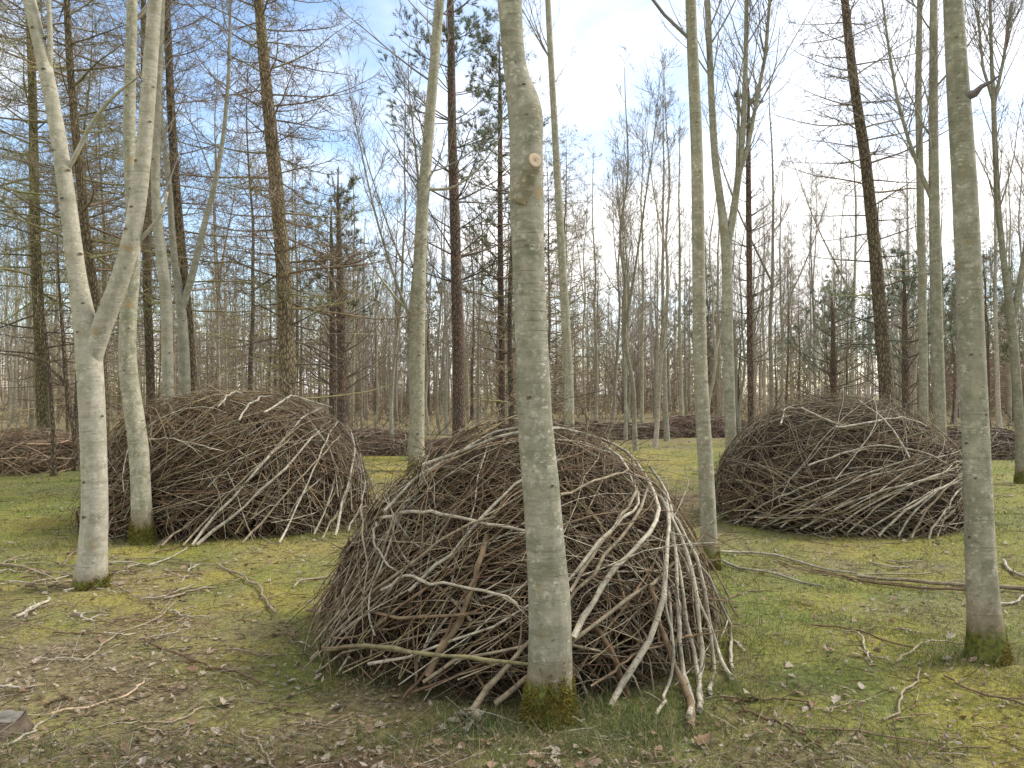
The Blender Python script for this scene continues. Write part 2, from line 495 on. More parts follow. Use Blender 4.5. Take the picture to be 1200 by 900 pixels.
def crown_larch(b, P, R, rng, z0, z1, n=80, Lmax=2.2, tint=TW_BROWN, dens=1.0, tr=0.003, tip_z=None, lichen=0.3, droop=-0.03):
    """near-level limbs with hanging, combed-out fine twigs"""
    z = P[:, 2]
    zt = z[-1] if tip_z is None else tip_z
    zz = z0 + (z1 - z0) * (np.arange(n) + rng.random(n)) / n
    pos = np.stack([np.interp(zz, z, P[:, i]) for i in range(3)], 1)
    rr = np.interp(zz, z, R)
    az = np.arange(n) * 2.4 + rng.random(n) * 0.8
    el = rng.normal(0.06, 0.16, n) + 0.35 * np.clip((zz - z0) / (zt - z0), 0, 1)
    d = np.stack([np.cos(el) * np.cos(az), np.cos(el) * np.sin(az), np.sin(el)], 1)
    rel = np.clip((zt - zz) / (zt - z0), 0.05, 1)
    L = Lmax * (0.25 + 0.75 * rel ** 0.8) * (0.55 + 0.6 * rng.random(n))
    B = grow(pos, d, L, 8, droop, 0.06, rng, 0.12)
    BR = taper(n, 8, np.minimum(rr * 0.4, 0.005 + 0.0075 * L), 0.2)
    tn = np.where(rng.random((n, 1)) < lichen, tints(n, TW_LICHEN, 0.15, rng), tints(n, tint, 0.15, rng))
    b.tubes(B, BR, 4, tn)
    n2 = max(3, int(18 * dens))
    p, d, r, u, i = spawn(B, BR, n2, 0.12, 1.0, 1.05, rng, 0.55)
    L2 = L[i] * (0.16 + 0.26 * rng.random(len(u))) * (1.15 - 0.6 * u)
    T2 = grow(p, d, L2, 4, -0.03, 0.12, rng, 0.1); R2 = taper(len(u), 4, np.clip(r * 0.5, tr, 0.007), 0.45)
    t2 = tn[i] * (1 + rng.normal(0, 0.12, (len(u), 1)))
    b.tubes(T2, R2, 3, t2)
    n3 = max(3, int(9 * dens))
    p, d, r, u, j = spawn(T2, R2, n3, 0.05, 1.0, 0.95, rng, 0.3)
    L3 = np.clip(L2[j] * (0.25 + 0.4 * rng.random(len(u))), 0.05, 0.4)
    T3 = grow(p, d, L3, 3, -0.02, 0.12, rng); R3 = taper(len(u), 3, tr * 0.8, 0.6)
    b.ribbons(T3, R3, t2[j] * (1 + rng.normal(0, 0.12, (len(u), 1))), rng)

def crown_pine(b, nb, P, R, rng, z0, z1, zl, spacing=0.55, Lmax=1.9, tint=TW_DARK, green=(0.15, 0.175, 0.115), dens=1.0, needle=0.12, nw=0.010):
    """whorls of upswept limbs; bare below zl, needle tufts above"""
    z = P[:, 2]; zt = z[-1]
    zs = np.arange(z0, z1, spacing)
    zz = np.concatenate([np.full(rng.integers(4, 7), q) for q in zs]); n = len(zz)
    zz = zz + rng.normal(0, 0.03, n)
    pos = np.stack([np.interp(zz, z, P[:, i]) for i in range(3)], 1); rr = np.interp(zz, z, R)
    az = rng.random(n) * 2 * math.pi; el = rng.normal(0.35, 0.12, n)
    d = np.stack([np.cos(el) * np.cos(az), np.cos(el) * np.sin(az), np.sin(el)], 1)
    rel = np.clip((zt - zz) / (zt - z0), 0.05, 1)
    L = Lmax * (0.25 + 0.75 * rel ** 0.7) * (0.6 + 0.5 * rng.random(n))
    B = grow(pos, d, L, 8, 0.02, 0.06, rng, 0.18); BR = taper(n, 8, np.minimum(rr * 0.4, 0.006 + 0.008 * L), 0.25)
    b.tubes(B, BR, 4, tints(n, tint, 0.12, rng))
    live = zz > zl
    def sub(sel, n2, n3, needles):
        Bs, Rs, Ls = B[sel], BR[sel], L[sel]
        if len(Bs) == 0: return
        p, d, r, u, i = spawn(Bs, Rs, n2, 0.3, 1.0, 0.7, rng)
        L2 = Ls[i] * (0.14 + 0.24 * rng.random(len(u)))
        T2 = grow(p, d, L2, 4, 0.1, 0.1, rng); R2 = taper(len(u), 4, np.clip(r * 0.5, 0.003, 0.007), 0.5)
        b.tubes(T2, R2, 3, tints(len(u), tint, 0.15, rng))
        p, d, r, u, i = spawn(T2, R2, n3, 0.3, 1.0, 0.6, rng)
        L3 = np.clip(L2[i] * 0.5, 0.05, 0.3)
        T3 = grow(p, d, L3, 3, 0.1, 0.1, rng); R3 = taper(len(u), 3, 0.003, 0.7)
        b.ribbons(T3, R3, tints(len(u), tint, 0.15, rng), rng)
        if needles:
            for Q, RQ, k in ((T2, R2, int(30 * dens)), (T3, R3, int(26 * dens))):
                p, d, r, u, i = spawn(Q, RQ, k, 0.45, 1.0, 0.6, rng)
                m = len(p); ln = needle * (0.6 + 0.6 * rng.random(m))
                side = norm(np.cross(d, rng.normal(0, 1, (m, 3)))) * nw
                V = np.stack([p - side, p + side, p + d * ln[:, None]], 1)
                g = tints(len(Q), green, 0.22, rng)[i]
                nb.add(V.reshape(-1, 3), [np.arange(m * 3).reshape(m, 3)], np.repeat(g, 3, axis=0))
    sub(~live, max(2, int(4 * dens)), 2, False)
    sub(live, max(3, int(7 * dens)), 3, True)

# ------------------------------------------------------------------ trunks
def dense(pts, n):
    """resample a polyline of rows by arc length and smooth it"""
    pts = np.asarray(pts, float)
    s = np.concatenate([[0], np.cumsum(np.linalg.norm(np.diff(pts[:, :3], axis=0), axis=1))])
    q = np.linspace(0, s[-1], n)
    out = np.stack([np.interp(q, s, pts[:, i]) for i in range(pts.shape[1])], 1)
    k = max(1, min(n // 40, 2))
    for _ in range(2):
        pad = np.concatenate([np.repeat(out[:1], k, 0), out, np.repeat(out[-1:], k, 0)])
        sm = np.stack([np.convolve(pad[:, i], np.ones(2 * k + 1) / (2 * k + 1), 'valid') for i in range(out.shape[1])], 1)
        sm[0] = out[0]; sm[-1] = out[-1]; out = sm
    return out

def trunk_rows(px, d, height=None, lean=0.0, root=True, top_r=0.012):
    """px: rows (x, y, width in px) from the foot up, at depth d"""
    rows = []
    for i, (x, y, w) in enumerate(px):
        p = at_depth(x, y, d); rows.append([p[0], d, p[2], 0.5 * w * d / F_PX])
    rows = np.array(rows)
    if root:
        g = float(gh(rows[0, 0], d))
        r0 = rows[0, 3]
        rows[0, 2] = g + 0.06
        foot = [[rows[0, 0], d, g - 0.12, r0 * 1.5], [rows[0, 0], d, g + 0.0, r0 * 1.16]]
        rows = np.concatenate([foot, rows])
    rows[:, 1] = d + lean * np.clip(rows[:, 2], 0, None)
    if height is not None:
        top = rows[-1]; dirn = norm((rows[-1, :3] - rows[-3, :3])[None])[0]
        z = top[2]; p = top[:3].copy(); n = max(3, int((height - z) / 0.7))
        for k in range(1, n + 1):
            dirn = norm((dirn * np.array([0.9, 0.9, 1]) + RNG.normal(0, 0.03, 3))[None])[0]
            p = p + dirn * (height - z) / n / max(dirn[2], 0.5)
            rows = np.concatenate([rows, [[*p, top[3] + (top_r - top[3]) * (k / n) ** 0.8]]])
    return rows

def trunk_mesh(b, rows, n, S, bump=0.03, seed=0, knots=None):
    D = dense(rows, n)
    P, R = D[:, :3], np.maximum(D[:, 3], 0.003)
    T = norm(np.gradient(P, axis=0)); ref = np.array([0.0, -1.0, 0.02])
    U = norm(np.cross(T, ref)); V = np.cross(T, U)
    a = np.arange(S) * 2 * math.pi / S
    nz = 0.6 * (fbm(np.cos(a)[None, :] * 1.2 + seed * 3.1 + 50 + 0 * P[:, 2:3], np.sin(a)[None, :] * 1.2 + P[:, 2:3] * 5 + 40, seed, 4) - 0.5) \
       + 0.7 * (fbm(0 * a[None, :] + 7.0, P[:, 2:3] * 9 + seed, seed + 5, 3) - 0.5)
    rr = R[:, None] * (1 + bump * 2.2 * nz)
    ring = P[:, None] + rr[..., None] * (np.cos(a)[None, :, None] * U[:, None] + np.sin(a)[None, :, None] * V[:, None])
    k = np.arange(n - 1)[:, None] * S; s = np.arange(S)[None, :]; s2 = (s + 1) % S
    q = np.stack([k + s, k + s2, k + S + s2, k + S + s], -1).reshape(-1, 4)
    b.add(ring.reshape(-1, 3), [q, (np.arange(S) + (n - 1) * S)[None]])
    return P, R

# knot: a small raised scar with a dark centre
def knot_mesh():
    b = MB(); S = 9
    prof = [(1.0, -0.25), (0.85, 0.18), (0.52, 0.42), (0.28, 0.36), (0.0, 0.22)]
    tn = [(0.30, 0.27, 0.20), (0.27, 0.23, 0.17), (0.12, 0.095, 0.07), (0.05, 0.04, 0.03), (0.05, 0.04, 0.03)]
    a = np.arange(S) * 2 * math.pi / S; rs = 1 + 0.18 * np.sin(a * 2 + 1) + 0.1 * np.cos(a * 3)
    V = []; C = []
    for (r, h), t in zip(prof, tn):
        for j in range(S):
            V.append((r * rs[j] * math.cos(a[j]), r * rs[j] * math.sin(a[j]) * 0.75, h)); C.append(t)
    k = np.arange(len(prof) - 1)[:, None] * S; s = np.arange(S)[None, :]; s2 = (s + 1) % S
    q = np.stack([k + s, k + s2, k + S + s2, k + S + s], -1).reshape(-1, 4)
    b.add(V, [q], np.array(C)); return b.mesh('knot', M_WOOD)
KNOT = knot_mesh()
def add_knot(root, P, R, z, az, size, origin):
    i = np.array([np.interp(z, P[:, 2], P[:, k]) for k in range(3)]); r = float(np.interp(z, P[:, 2], R))
    n = Vector((math.sin(az), -math.cos(az), 0.12)).normalized()   # az 0 faces -Y
    o = obj('knot', KNOT, root)
    o.location = Vector(i - np.asarray(origin)) + n * (r * 0.98)
    e = n.to_track_quat('Z', 'Y').to_euler(); o.rotation_euler = e
    o.scale = (size, size, size * 0.55)

def moss_collar(root, P, R, origin, h, n, seed, lop=0.0):
    """shaggy moss on the foot of a trunk: thousands of tiny fronds, one part"""
    rng = np.random.default_rng(seed); az = rng.random(n) * 2 * math.pi
    top = h * (0.35 + 1.0 * fbm(np.cos(az) * 2.4 + 9, np.sin(az) * 2.4 + seed, seed, 3) + lop * np.cos(az)) * (0.75 + 0.5 * rng.random(n) ** 2)
    z0 = origin[2]
    z = z0 - 0.03 + np.maximum(top, 0.02) * rng.random(n) ** 0.9
    c = np.stack([np.interp(z, P[:, 2], P[:, k]) for k in range(3)], 1); r = np.interp(z, P[:, 2], R)
    nrm = np.stack([np.cos(az), np.sin(az), 0 * az], 1)
    p = c + nrm * (r * 0.985)[:, None]
    d = norm(nrm * 0.8 + rng.normal(0, 0.45, (n, 3)) + np.array([0, 0, -0.25]))
    ln = 0.008 + 0.016 * rng.random(n); sd = norm(np.cross(d, rng.normal(0, 1, (n, 3)))) * 0.0035
    V = np.stack([p - sd, p + sd, p + d * ln[:, None]], 1)
    t = np.array([0.10, 0.105, 0.02])[None] * (0.5 + 1.3 * rng.random((n, 1)))
    t[:, 0] *= 1 + 0.6 * fbm(az * 3, z * 12, 5, 3)
    b = MB(); b.add(V.reshape(-1, 3), [np.arange(n * 3).reshape(n, 3)], np.repeat(t, 3, 0))
    o = obj('moss', b.mesh('moss', M_MOSS, origin, False), root); tag(o, kind='stuff')

def broad_tree(name, label, px, d, height, mat, seed, crown=None, limbs=(), knots=0, ksize=0.016, moss=0.0, mossn=2500, lean=0.0, S=20, n=90, color=(1, 1, 1, 1), lop=0.0, cat='tree', group=None):
    rng = np.random.default_rng(seed)
    rows = trunk_rows(px, d, height, lean)
    base = np.array([rows[0, 0], d, float(gh(rows[0, 0], d))])
    root = thing(name, label, cat, base, group)
    b = MB(); P, R = trunk_mesh(b, rows, n, S, 0.03, seed)
    t = obj('trunk', b.mesh('trunk', mat, base), root); t.color = color
    cb = MB()
    axes = [(P, R)]
    for lp in limbs:
        lr = trunk_rows(lp['px'], d, lp.get('height'), lp.get('lean', 0.0), root=False)
        lr[:, 1] += lp.get('dy', 0) * np.clip((lr[:, 2] - lr[0, 2]), 0, None)
        lb = MB(); LP, LR = trunk_mesh(lb, lr, lp.get('n', 60), max(10, S - 6), 0.03, seed + 7)
        lo = obj('limb', lb.mesh('limb', mat, base), root); lo.color = color
        if lp.get('crown', True): axes.append((LP, LR))
        if lp.get('knots'):
            for k in range(lp['knots']):
                add_knot(root, LP, LR, LP[4, 2] + (min(LP[-1, 2], 4.5) - LP[4, 2]) * (k + rng.random()) / lp['knots'], rng.uniform(-1.3, 1.3), ksize * rng.uniform(0.7, 1.2), base)
    if crown:
        for (AP, AR) in axes:
            z0 = max(crown.get('z0', 3.0), AP[0, 2] + 0.3)
            if z0 < AP[-1, 2] - 0.5:
                crown_broad(cb, AP, AR, rng, z0, crown.get('n', 26), crown.get('L', 1.8), crown.get('ang', 0.75), crown.get('tint', TW_GREY), crown.get('dens', 0.8))
        if cb.n: obj('crown', cb.mesh('crown', M_TWIG, base), root)
    for k in range(knots):
        z = 0.5 + (min(P[-1, 2], 5.0) - 0.5) * (k + rng.random()) / knots
        add_knot(root, P, R, z, rng.uniform(-1.4, 1.4), ksize * rng.uniform(0.7, 1.3), base)
    if moss: moss_collar(root, P, R, base, moss, mossn, seed + 3, lop)
    return root, P, R, base

# ------------------------------------------------------------------ the trees in front, one by one
# the mossy-footed grey tree in front of the middle heap
ctr = [(643, 826, 58), (645, 780, 51), (644, 700, 49), (639, 640, 44), (634, 570, 44), (627, 500, 41), (623, 400, 38.5), (619, 300, 37),
       (617, 235, 40), (617, 200, 40), (616, 165, 37), (618, 138, 42), (614, 116, 40), (606, 98, 29), (602, 70, 26), (600, 45, 26.5), (597, 0, 29)]
root, P, R, base = broad_tree('grey_barked_tree', 'thick grey smooth-barked tree with a sawn branch stub, mossy foot against the domed heap', ctr, 3.77, 11.5, M_GREY, 101,
                              crown=dict(z0=4.6, n=30, L=2.4), knots=0, moss=0.24, mossn=9000, S=30, n=330)
# sawn branch stub (> cut face) and the knobby swelling above it
def stub(root, base, p0, tip, nrm, r, seed):
    """a pruned limb: a swollen collar running up to an oblique sawn face"""
    p0 = np.asarray(p0); tip = np.asarray(tip); nrm = norm(np.array([nrm]))[0]; axis = norm((tip - p0)[None])[0]
    K = 11; S = 16; a = np.arange(S) * 2 * math.pi / S; V = []
    for k in range(K):
        u = k / (K - 1); n = norm((axis * (1 - u) + nrm * u)[None])[0]
        U = norm(np.cross(n, [0, 0, 1.0])[None])[0]; W = np.cross(n, U)
        rr = r * (1 + 0.85 * (1 - u) ** 1.3 + 0.10 * math.exp(-((u - 0.86) / 0.07) ** 2) + 0.04 * math.sin(u * 19))
        for q in a: V.append(p0 + (tip - p0) * u + (math.cos(q) * U + math.sin(q) * W) * rr * (1 + 0.04 * math.sin(3 * q + 5 * u)))
    k = np.arange(K - 1)[:, None] * S; s_ = np.arange(S)[None, :]; s2 = (s_ + 1) % S
    b = MB(); b.add(V, [np.stack([k + s_, k + s2, k + S + s2, k + S + s_], -1).reshape(-1, 4)])
    so = obj('branch_stub', b.mesh('branch_stub', M_GREY, base), root); so.color = (0.92, 0.86, 0.80, 1)
    cb = MB(); vs_ = []; tn = []
    for rr, h, t in ((0.99, 0.001, (0.20, 0.15, 0.10)), (0.90, 0.003, (0.44, 0.345, 0.24)), (0.6, 0.003, (0.47, 0.37, 0.26)), (0.3, 0.002, (0.41, 0.315, 0.215)), (0.06, 0.002, (0.22, 0.16, 0.10))):
        for q in a: vs_.append(tip + nrm * h + (math.cos(q) * U + math.sin(q) * W) * r * rr); tn.append(t)
    k = np.arange(4)[:, None] * S
    cb.add(vs_, [np.stack([k + s_, k + s2, k + S + s2, k + S + s_], -1).reshape(-1, 4), (np.arange(S) + 4 * S)[None]], np.array(tn))
    c = obj('cut_face', cb.mesh('cut_face', M_WOOD, base), so)
    c['label'] = 'tan sawn wood on the branch stub'
stub(root, base, at_depth(609, 238, 3.77) + np.array([0, -0.035, 0]), at_depth(626, 195, 3.77) + np.array([0, -0.10, 0]), (0.46, -0.86, 0.12), 0.036, 1)
zc2 = at_depth(628, 128, 3.77)
for (x, y, s, az) in ((624, 107, 0.014, 0.2), (620, 143, 0.015, 0.0), (614, 293, 0.016, -0.1), (618, 468, 0.02, -0.3), (603, 235, 0.012, -0.9), (633, 745, 0.013, 0.1), (600, 80, 0.008, 0.0), (640, 570, 0.018, 0.6), (603, 4, 0.018, 0.3)):
    add_knot(root, P, R, at_depth(x, y, 3.77)[2], az, s, base)

# the pale forked tree
A = [(106, 690, 33), (108, 650, 31), (112, 600, 29), (110, 540, 28), (108, 480, 29), (105, 430, 29), (104, 405, 30), (102, 385, 26), (92, 340, 20), (86, 290, 19), (80, 240, 18), (70, 170, 17), (56, 90, 16), (45, 45, 15), (34, 0, 14)]
root, P, R, base = broad_tree('forked_pale_tree', 'pale cream forked tree with dark knots, standing clear of the heaps', A, 6.2, 10.5, M_PALE, 111,
    crown=dict(z0=4.9, n=24, L=2.0),
    limbs=[dict(px=[(105, 445, 17), (107, 418, 23), (117, 388, 24), (134, 352, 22), (150, 310, 20), (159, 270, 20), (168, 220, 18), (175, 150, 17), (183, 60, 16), (188, 0, 15)], height=10.0, knots=12, dy=-0.03),
           dict(px=[(57, 110, 4), (56, 92, 8), (58, 80, 7), (60, 55, 6), (58, 20, 5.5), (56, -10, 5)], height=7.0, crown=False, n=30),
           dict(px=[(74, 212, 4), (80, 197, 6), (92, 178, 5), (106, 150, 5), (125, 125, 4.5), (143, 108, 3.5), (165, 92, 2.5)], crown=False, n=24, dy=-0.05),
           dict(px=[(156, 292, 5), (164, 281, 6), (176, 268, 4.5), (190, 250, 4), (196, 225, 3)], crown=False, n=20)],
    knots=20, ksize=0.021, moss=0.10, mossn=2200, S=26, n=130, lop=0.6)

# the bowed grey tree beside it, moss boot
B_ = [(168, 628, 25), (166, 600, 22), (164, 540, 22), (160, 500, 22), (153, 460, 21), (149, 430, 20), (148, 400, 19), (152, 350, 18), (157, 310, 16), (155, 240, 14), (151, 180, 14), (152, 100, 13), (154, 50, 12), (155, 0, 12)]
broad_tree('bowed_grey_tree', 'bowed grey tree with a green mossy foot at the edge of a brown heap', B_, 8.1, 11, M_GREY, 121, crown=dict(z0=5.0, n=26, L=1.9), knots=14, ksize=0.016, moss=0.30, mossn=4500, S=20, n=110, color=(1.15, 1.15, 1.12, 1))

# slim tree between middle and right heaps
T8 = [(832, 658, 19.5), (831, 630, 19), (828, 560, 18), (823, 480, 17), (820, 420, 16), (819, 340, 15), (818, 250, 14.5), (817, 180, 14), (813, 90, 13), (809, 0, 12.5)]
broad_tree('slim_grey_tree', 'slim straight grey tree with a mossy foot between the two rounder heaps', T8, 6.9, 10.5, M_GREY, 131,
           crown=dict(z0=4.3, n=26, L=1.8, ang=0.75), knots=10, ksize=0.012, moss=0.20, mossn=3500, S=18, n=100, color=(1.12, 1.1, 1.05, 1), lop=0.3)

# the stout tree on open moss with a snapped spur
T9 = [(1158, 764, 40), (1154, 735, 36), (1150, 680, 33), (1147, 600, 31), (1143, 500, 29), (1139, 420, 29), (1136, 340, 28), (1133, 270, 27), (1129, 190, 26.5), (1123, 110, 25), (1120, 60, 23), (1117, 0, 21)]
root, P, R, base = broad_tree('spurred_grey_tree', 'stout grey tree with a snapped dark spur, alone on open moss by fallen poles', T9, 4.5, 11, M_GREY, 141,
           crown=dict(z0=4.6, n=28, L=2.2), knots=16, ksize=0.014, moss=0.11, mossn=3500, S=26, n=130, lop=0.7, color=(0.95, 0.95, 0.92, 1))
sb = MB()
q = [at_depth(1125, 116, 4.5) + np.array([0, -0.03, 0]), at_depth(1137, 113, 4.5) + np.array([0, -0.05, 0]), at_depth(1143, 106, 4.5) + np.array([0, -0.06, 0]), at_depth(1152, 102, 4.5) + np.array([0, -0.07, 0]), at_depth(1162, 94, 4.5) + np.array([0, -0.08, 0])]
sb.tubes(np.array(q), np.array([0.032, 0.022, 0.014, 0.010, 0.003]), 9, (0.13, 0.105, 0.09))
o = obj('snapped_spur', sb.mesh('snapped_spur', M_STICK, base), root); o['label'] = 'dark snapped spur of a branch'

# pale trunk behind the middle heap
T5 = [(488, 540, 17.5), (489, 500, 17), (489, 440, 17), (490, 380, 16.5), (492, 300, 15), (496, 230, 14), (501, 170, 13), (506, 110, 12), (511, 50, 11.5), (515, 0, 11)]
broad_tree('leaning_pale_tree', 'tall pale trunk leaning gently over the pine, behind the domed heap', T5, 15.5, 14.5, M_GREY, 151,
    crown=dict(z0=5.2, n=34, L=2.6, ang=0.85), knots=12, ksize=0.03, S=18, n=100, color=(1.2, 1.2, 1.15, 1),
    limbs=[dict(px=[(493, 222, 4), (530, 222, 3), (560, 200, 2.4), (585, 165, 1.6), (590, 140, 1.0)], crown=False, n=22),
           dict(px=[(488, 372, 4), (466, 352, 3), (440, 318, 2.2), (428, 290, 1.6)], crown=False, n=20)])
# pale slender trunk behind the stub tree
broad_tree('slender_pale_tree', 'slender pale straight tree just behind the domed heap, beside the thick stub tree', [(668, 505, 11.5), (667, 450, 11), (663, 380, 10.5), (659, 310, 9.5), (654, 220, 8.5), (649, 130, 7.5), (645, 60, 7), (642, 0, 6.5)], 14.0, 11.5, M_GREY, 161,
    crown=dict(z0=5.5, n=28, L=1.7), knots=6, ksize=0.02, S=14, n=70, color=(1.15, 1.15, 1.1, 1))
# two-stemmed tree in front of the right heap's shoulder
broad_tree('two_stemmed_tree', 'grey tree dividing into two tall stems behind the sweeping heap', [(858, 530, 14), (855, 470, 13), (853, 400, 12.5), (852, 330, 12), (851, 285, 12), (845, 240, 9), (838, 190, 8.5), (834, 120, 8), (831, 50, 7), (829, 0, 7)], 11.8, 11, M_GREY, 171,
    crown=dict(z0=4.4, n=26, L=2.2, ang=0.6, dens=0.9),
    limbs=[dict(px=[(851, 290, 9.5), (858, 260, 9), (865, 210, 8), (871, 150, 7), (874, 70, 5.5), (875, 0, 5)], height=9.5), dict(px=[(866, 205, 6), (878, 165, 5), (888, 110, 4.5), (898, 60, 4), (902, 0, 3)], height=8)],
    knots=5, ksize=0.018, S=14, n=70, color=(1.05, 1.05, 1.0, 1))
# stems at the right
broad_tree('straight_grey_tree', 'straight grey tree with a wiry side limb directly behind the sweeping heap', [(1102, 520, 14.5), (1101, 480, 14), (1098, 400, 13.5), (1096, 300, 12.5), (1094, 200, 11), (1094, 100, 9.5), (1094, 0, 8.5)], 11.6, 12, M_GREY, 181,
    crown=dict(z0=4.0, n=32, L=2.2, ang=0.7), knots=7, ksize=0.018, S=14, n=80, color=(0.9, 0.9, 0.86, 1),
    limbs=[dict(px=[(1095, 240, 6), (1080, 205, 5), (1065, 165, 4), (1052, 120, 3.4), (1042, 60, 3), (1034, 0, 2.2)], height=7.5)])
broad_tree('twin_grey_tree', 'thin grey tree close beside the straight grey tree behind the sweeping heap', [(1083, 510, 10), (1082, 420, 9.5), (1080, 300, 9), (1078, 200, 8), (1076, 100, 7), (1078, 0, 6)], 12.6, 11.5, M_GREY, 183,
    crown=dict(z0=4.6, n=24, L=1.6), S=12, n=60, color=(1.0, 1.0, 0.96, 1))
broad_tree('spreading_grey_tree', 'low-forked grey tree with a mossy foot on open moss past the sweeping heap', [(1196, 562, 11), (1195, 500, 10), (1190, 430, 10), (1185, 372, 10), (1178, 320, 7), (1170, 250, 6.5), (1166, 170, 6), (1164, 115, 5)], 13.3, 9.5, M_GREY, 191,
    crown=dict(z0=3.6, n=24, L=2.0, ang=0.5),
    limbs=[dict(px=[(1186, 378, 8), (1194, 340, 7.5), (1203, 290, 7), (1210, 200, 6)], height=9), dict(px=[(1165, 122, 4.5), (1176, 70, 3.5), (1186, 0, 3)], height=8), dict(px=[(1165, 122, 4), (1152, 80, 3), (1146, 20, 2.6)], height=8)],
    moss=0.2, mossn=900, S=14, n=70, color=(0.85, 0.85, 0.82, 1))
# left group behind the brown heap
broad_tree('kinked_pale_tree', 'kinked pale tree rising behind the brown heap next to a slender forked one', [(197, 500, 14), (197, 440, 13), (195, 390, 13), (197, 360, 12.5), (193, 330, 13), (187, 285, 12), (182, 240, 10.5), (182, 190, 9.5), (185, 120, 8.5), (188, 60, 7.5), (190, 0, 7)], 11.6, 11, M_PALE, 201,
    crown=dict(z0=4.2, n=30, L=1.9), knots=10, ksize=0.02, S=14, n=80, color=(0.8, 0.81, 0.78, 1))
broad_tree('slender_forked_tree', 'slender pale tree forking in a V above the brown heap', [(218, 500, 13), (217, 440, 12), (215, 390, 11.5), (212, 356, 11.5), (207, 325, 8), (202, 285, 7.5), (200, 240, 7), (196, 190, 6.5), (190, 160, 6), (186, 100, 5), (184, 0, 4)], 12.0, 10, M_PALE, 211,
    crown=dict(z0=4.4, n=26, L=1.7),
    limbs=[dict(px=[(213, 362, 9), (222, 335, 8.5), (231, 300, 8), (239, 265, 7), (252, 215, 6), (262, 160, 5), (268, 90, 4), (270, 0, 3)], height=9.5)],
    knots=6, ksize=0.018, S=14, n=80, color=(0.74, 0.75, 0.72, 1))

# larches and pines with a place of their own
def larch_tree(name, label, px, d, height, seed, z0, z1, n, Lmax, mat=None, color=(1, 1, 1, 1), dens=1.0, lichen=0.3, tint=TW_BROWN, dead=None, group=None, tr=0.0035):
    rng = np.random.default_rng(seed)
    rows = trunk_rows(px, d, height); base = np.array([rows[0, 0], d, float(gh(rows[0, 0], d))])
    root = thing(name, label, 'tree', base, group)
    b = MB(); P, R = trunk_mesh(b, rows, 70, 14, 0.05, seed)
    t = obj('trunk', b.mesh('trunk', mat or M_LARCH, base), root); t.color = color
    cb = MB(); crown_larch(cb, P, R, rng, z0, z1, n, Lmax, tint, dens, tr, height, lichen)
    if dead: crown_larch(cb, P, R, rng, dead[0], dead[1], dead[2], dead[3], TW_DARK, 0.35, tr, height, 0.1, -0.05)
    obj('crown', cb.mesh('crown', M_TWIG, base), root)
    return root
larch_tree('larch_tree', 'dark leaning larch with fine combed twigs behind the brown heap', [(341, 500, 23), (338, 440, 20), (335, 380, 18), (331, 300, 17), (324, 220, 16), (318, 160, 15), (312, 100, 13.5), (303, 0, 11)], 13.0, 13.5, 301, 3.0, 12.8, 120, 2.3, color=(1.75, 1.65, 1.35, 1), dens=1.0, dead=(1.4, 3.2, 16, 2.0), lichen=0.25, tr=0.0042)
larch_tree('curved_larch_tree', 'dark curved larch rising behind the sweeping heap', [(1043, 500, 18), (1038, 440, 16.5), (1032, 370, 15.5), (1026, 300, 14), (1019, 230, 13), (1012, 170, 12), (1003, 115, 11), (996, 60, 10), (990, 0, 9)], 14.5, 13, 311, 5.2, 12.4, 80, 1.9, color=(1.2, 1.15, 1.05, 1), dens=0.8, dead=(2.2, 5.2, 26, 1.7), lichen=0.1)
larch_tree('bushy_larch_tree', 'ivy-dark larch trunk with greenish drooping boughs, beside the loose brushwood bank', [(53, 516, 14), (48, 450, 13), (46, 380, 12), (42, 300, 11), (40, 200, 10), (38, 100, 9), (34, 0, 8)], 17.0, 14, 321, 3.4, 13.4, 120, 3.4, color=(1.2, 1.25, 0.85, 1), dens=1.0, lichen=0.75, tint=(0.17, 0.15, 0.08), dead=(1.8, 3.4, 14, 2.5), tr=0.0055)
larch_tree('shaded_larch_tree', 'dark larch trunk hidden partly by the pale forked tree', [(122, 520, 16), (119, 450, 14), (116, 400, 12.5), (108, 330, 11), (98, 250, 10), (90, 170, 9), (82, 80, 8), (78, 0, 7)], 13.5, 13, 331, 3.6, 12.5, 90, 2.8, color=(1.15, 1.1, 0.9, 1), dens=0.9, lichen=0.5)
larch_tree('close_larch_tree', 'dark larch stem tight behind the slender forked tree', [(228, 500, 12), (225, 440, 11.5), (221, 380, 11), (213, 300, 10.5), (206, 220, 10), (200, 120, 9), (195, 0, 8)], 14.8, 12.5, 341, 3.0, 12, 80, 2.0, color=(0.9, 0.85, 0.75, 1), dens=0.9, lichen=0.2)
larch_tree('thin_larch_tree', 'thin dark larch stem between the bowed grey tree and the kinked pale tree', [(178, 490, 10), (176, 420, 9.5), (172, 340, 9), (170, 200, 8), (168, 0, 6)], 17.5, 12.5, 351, 2.8, 12, 70, 2.2, color=(0.9, 0.85, 0.75, 1), dens=0.8, lichen=0.3)

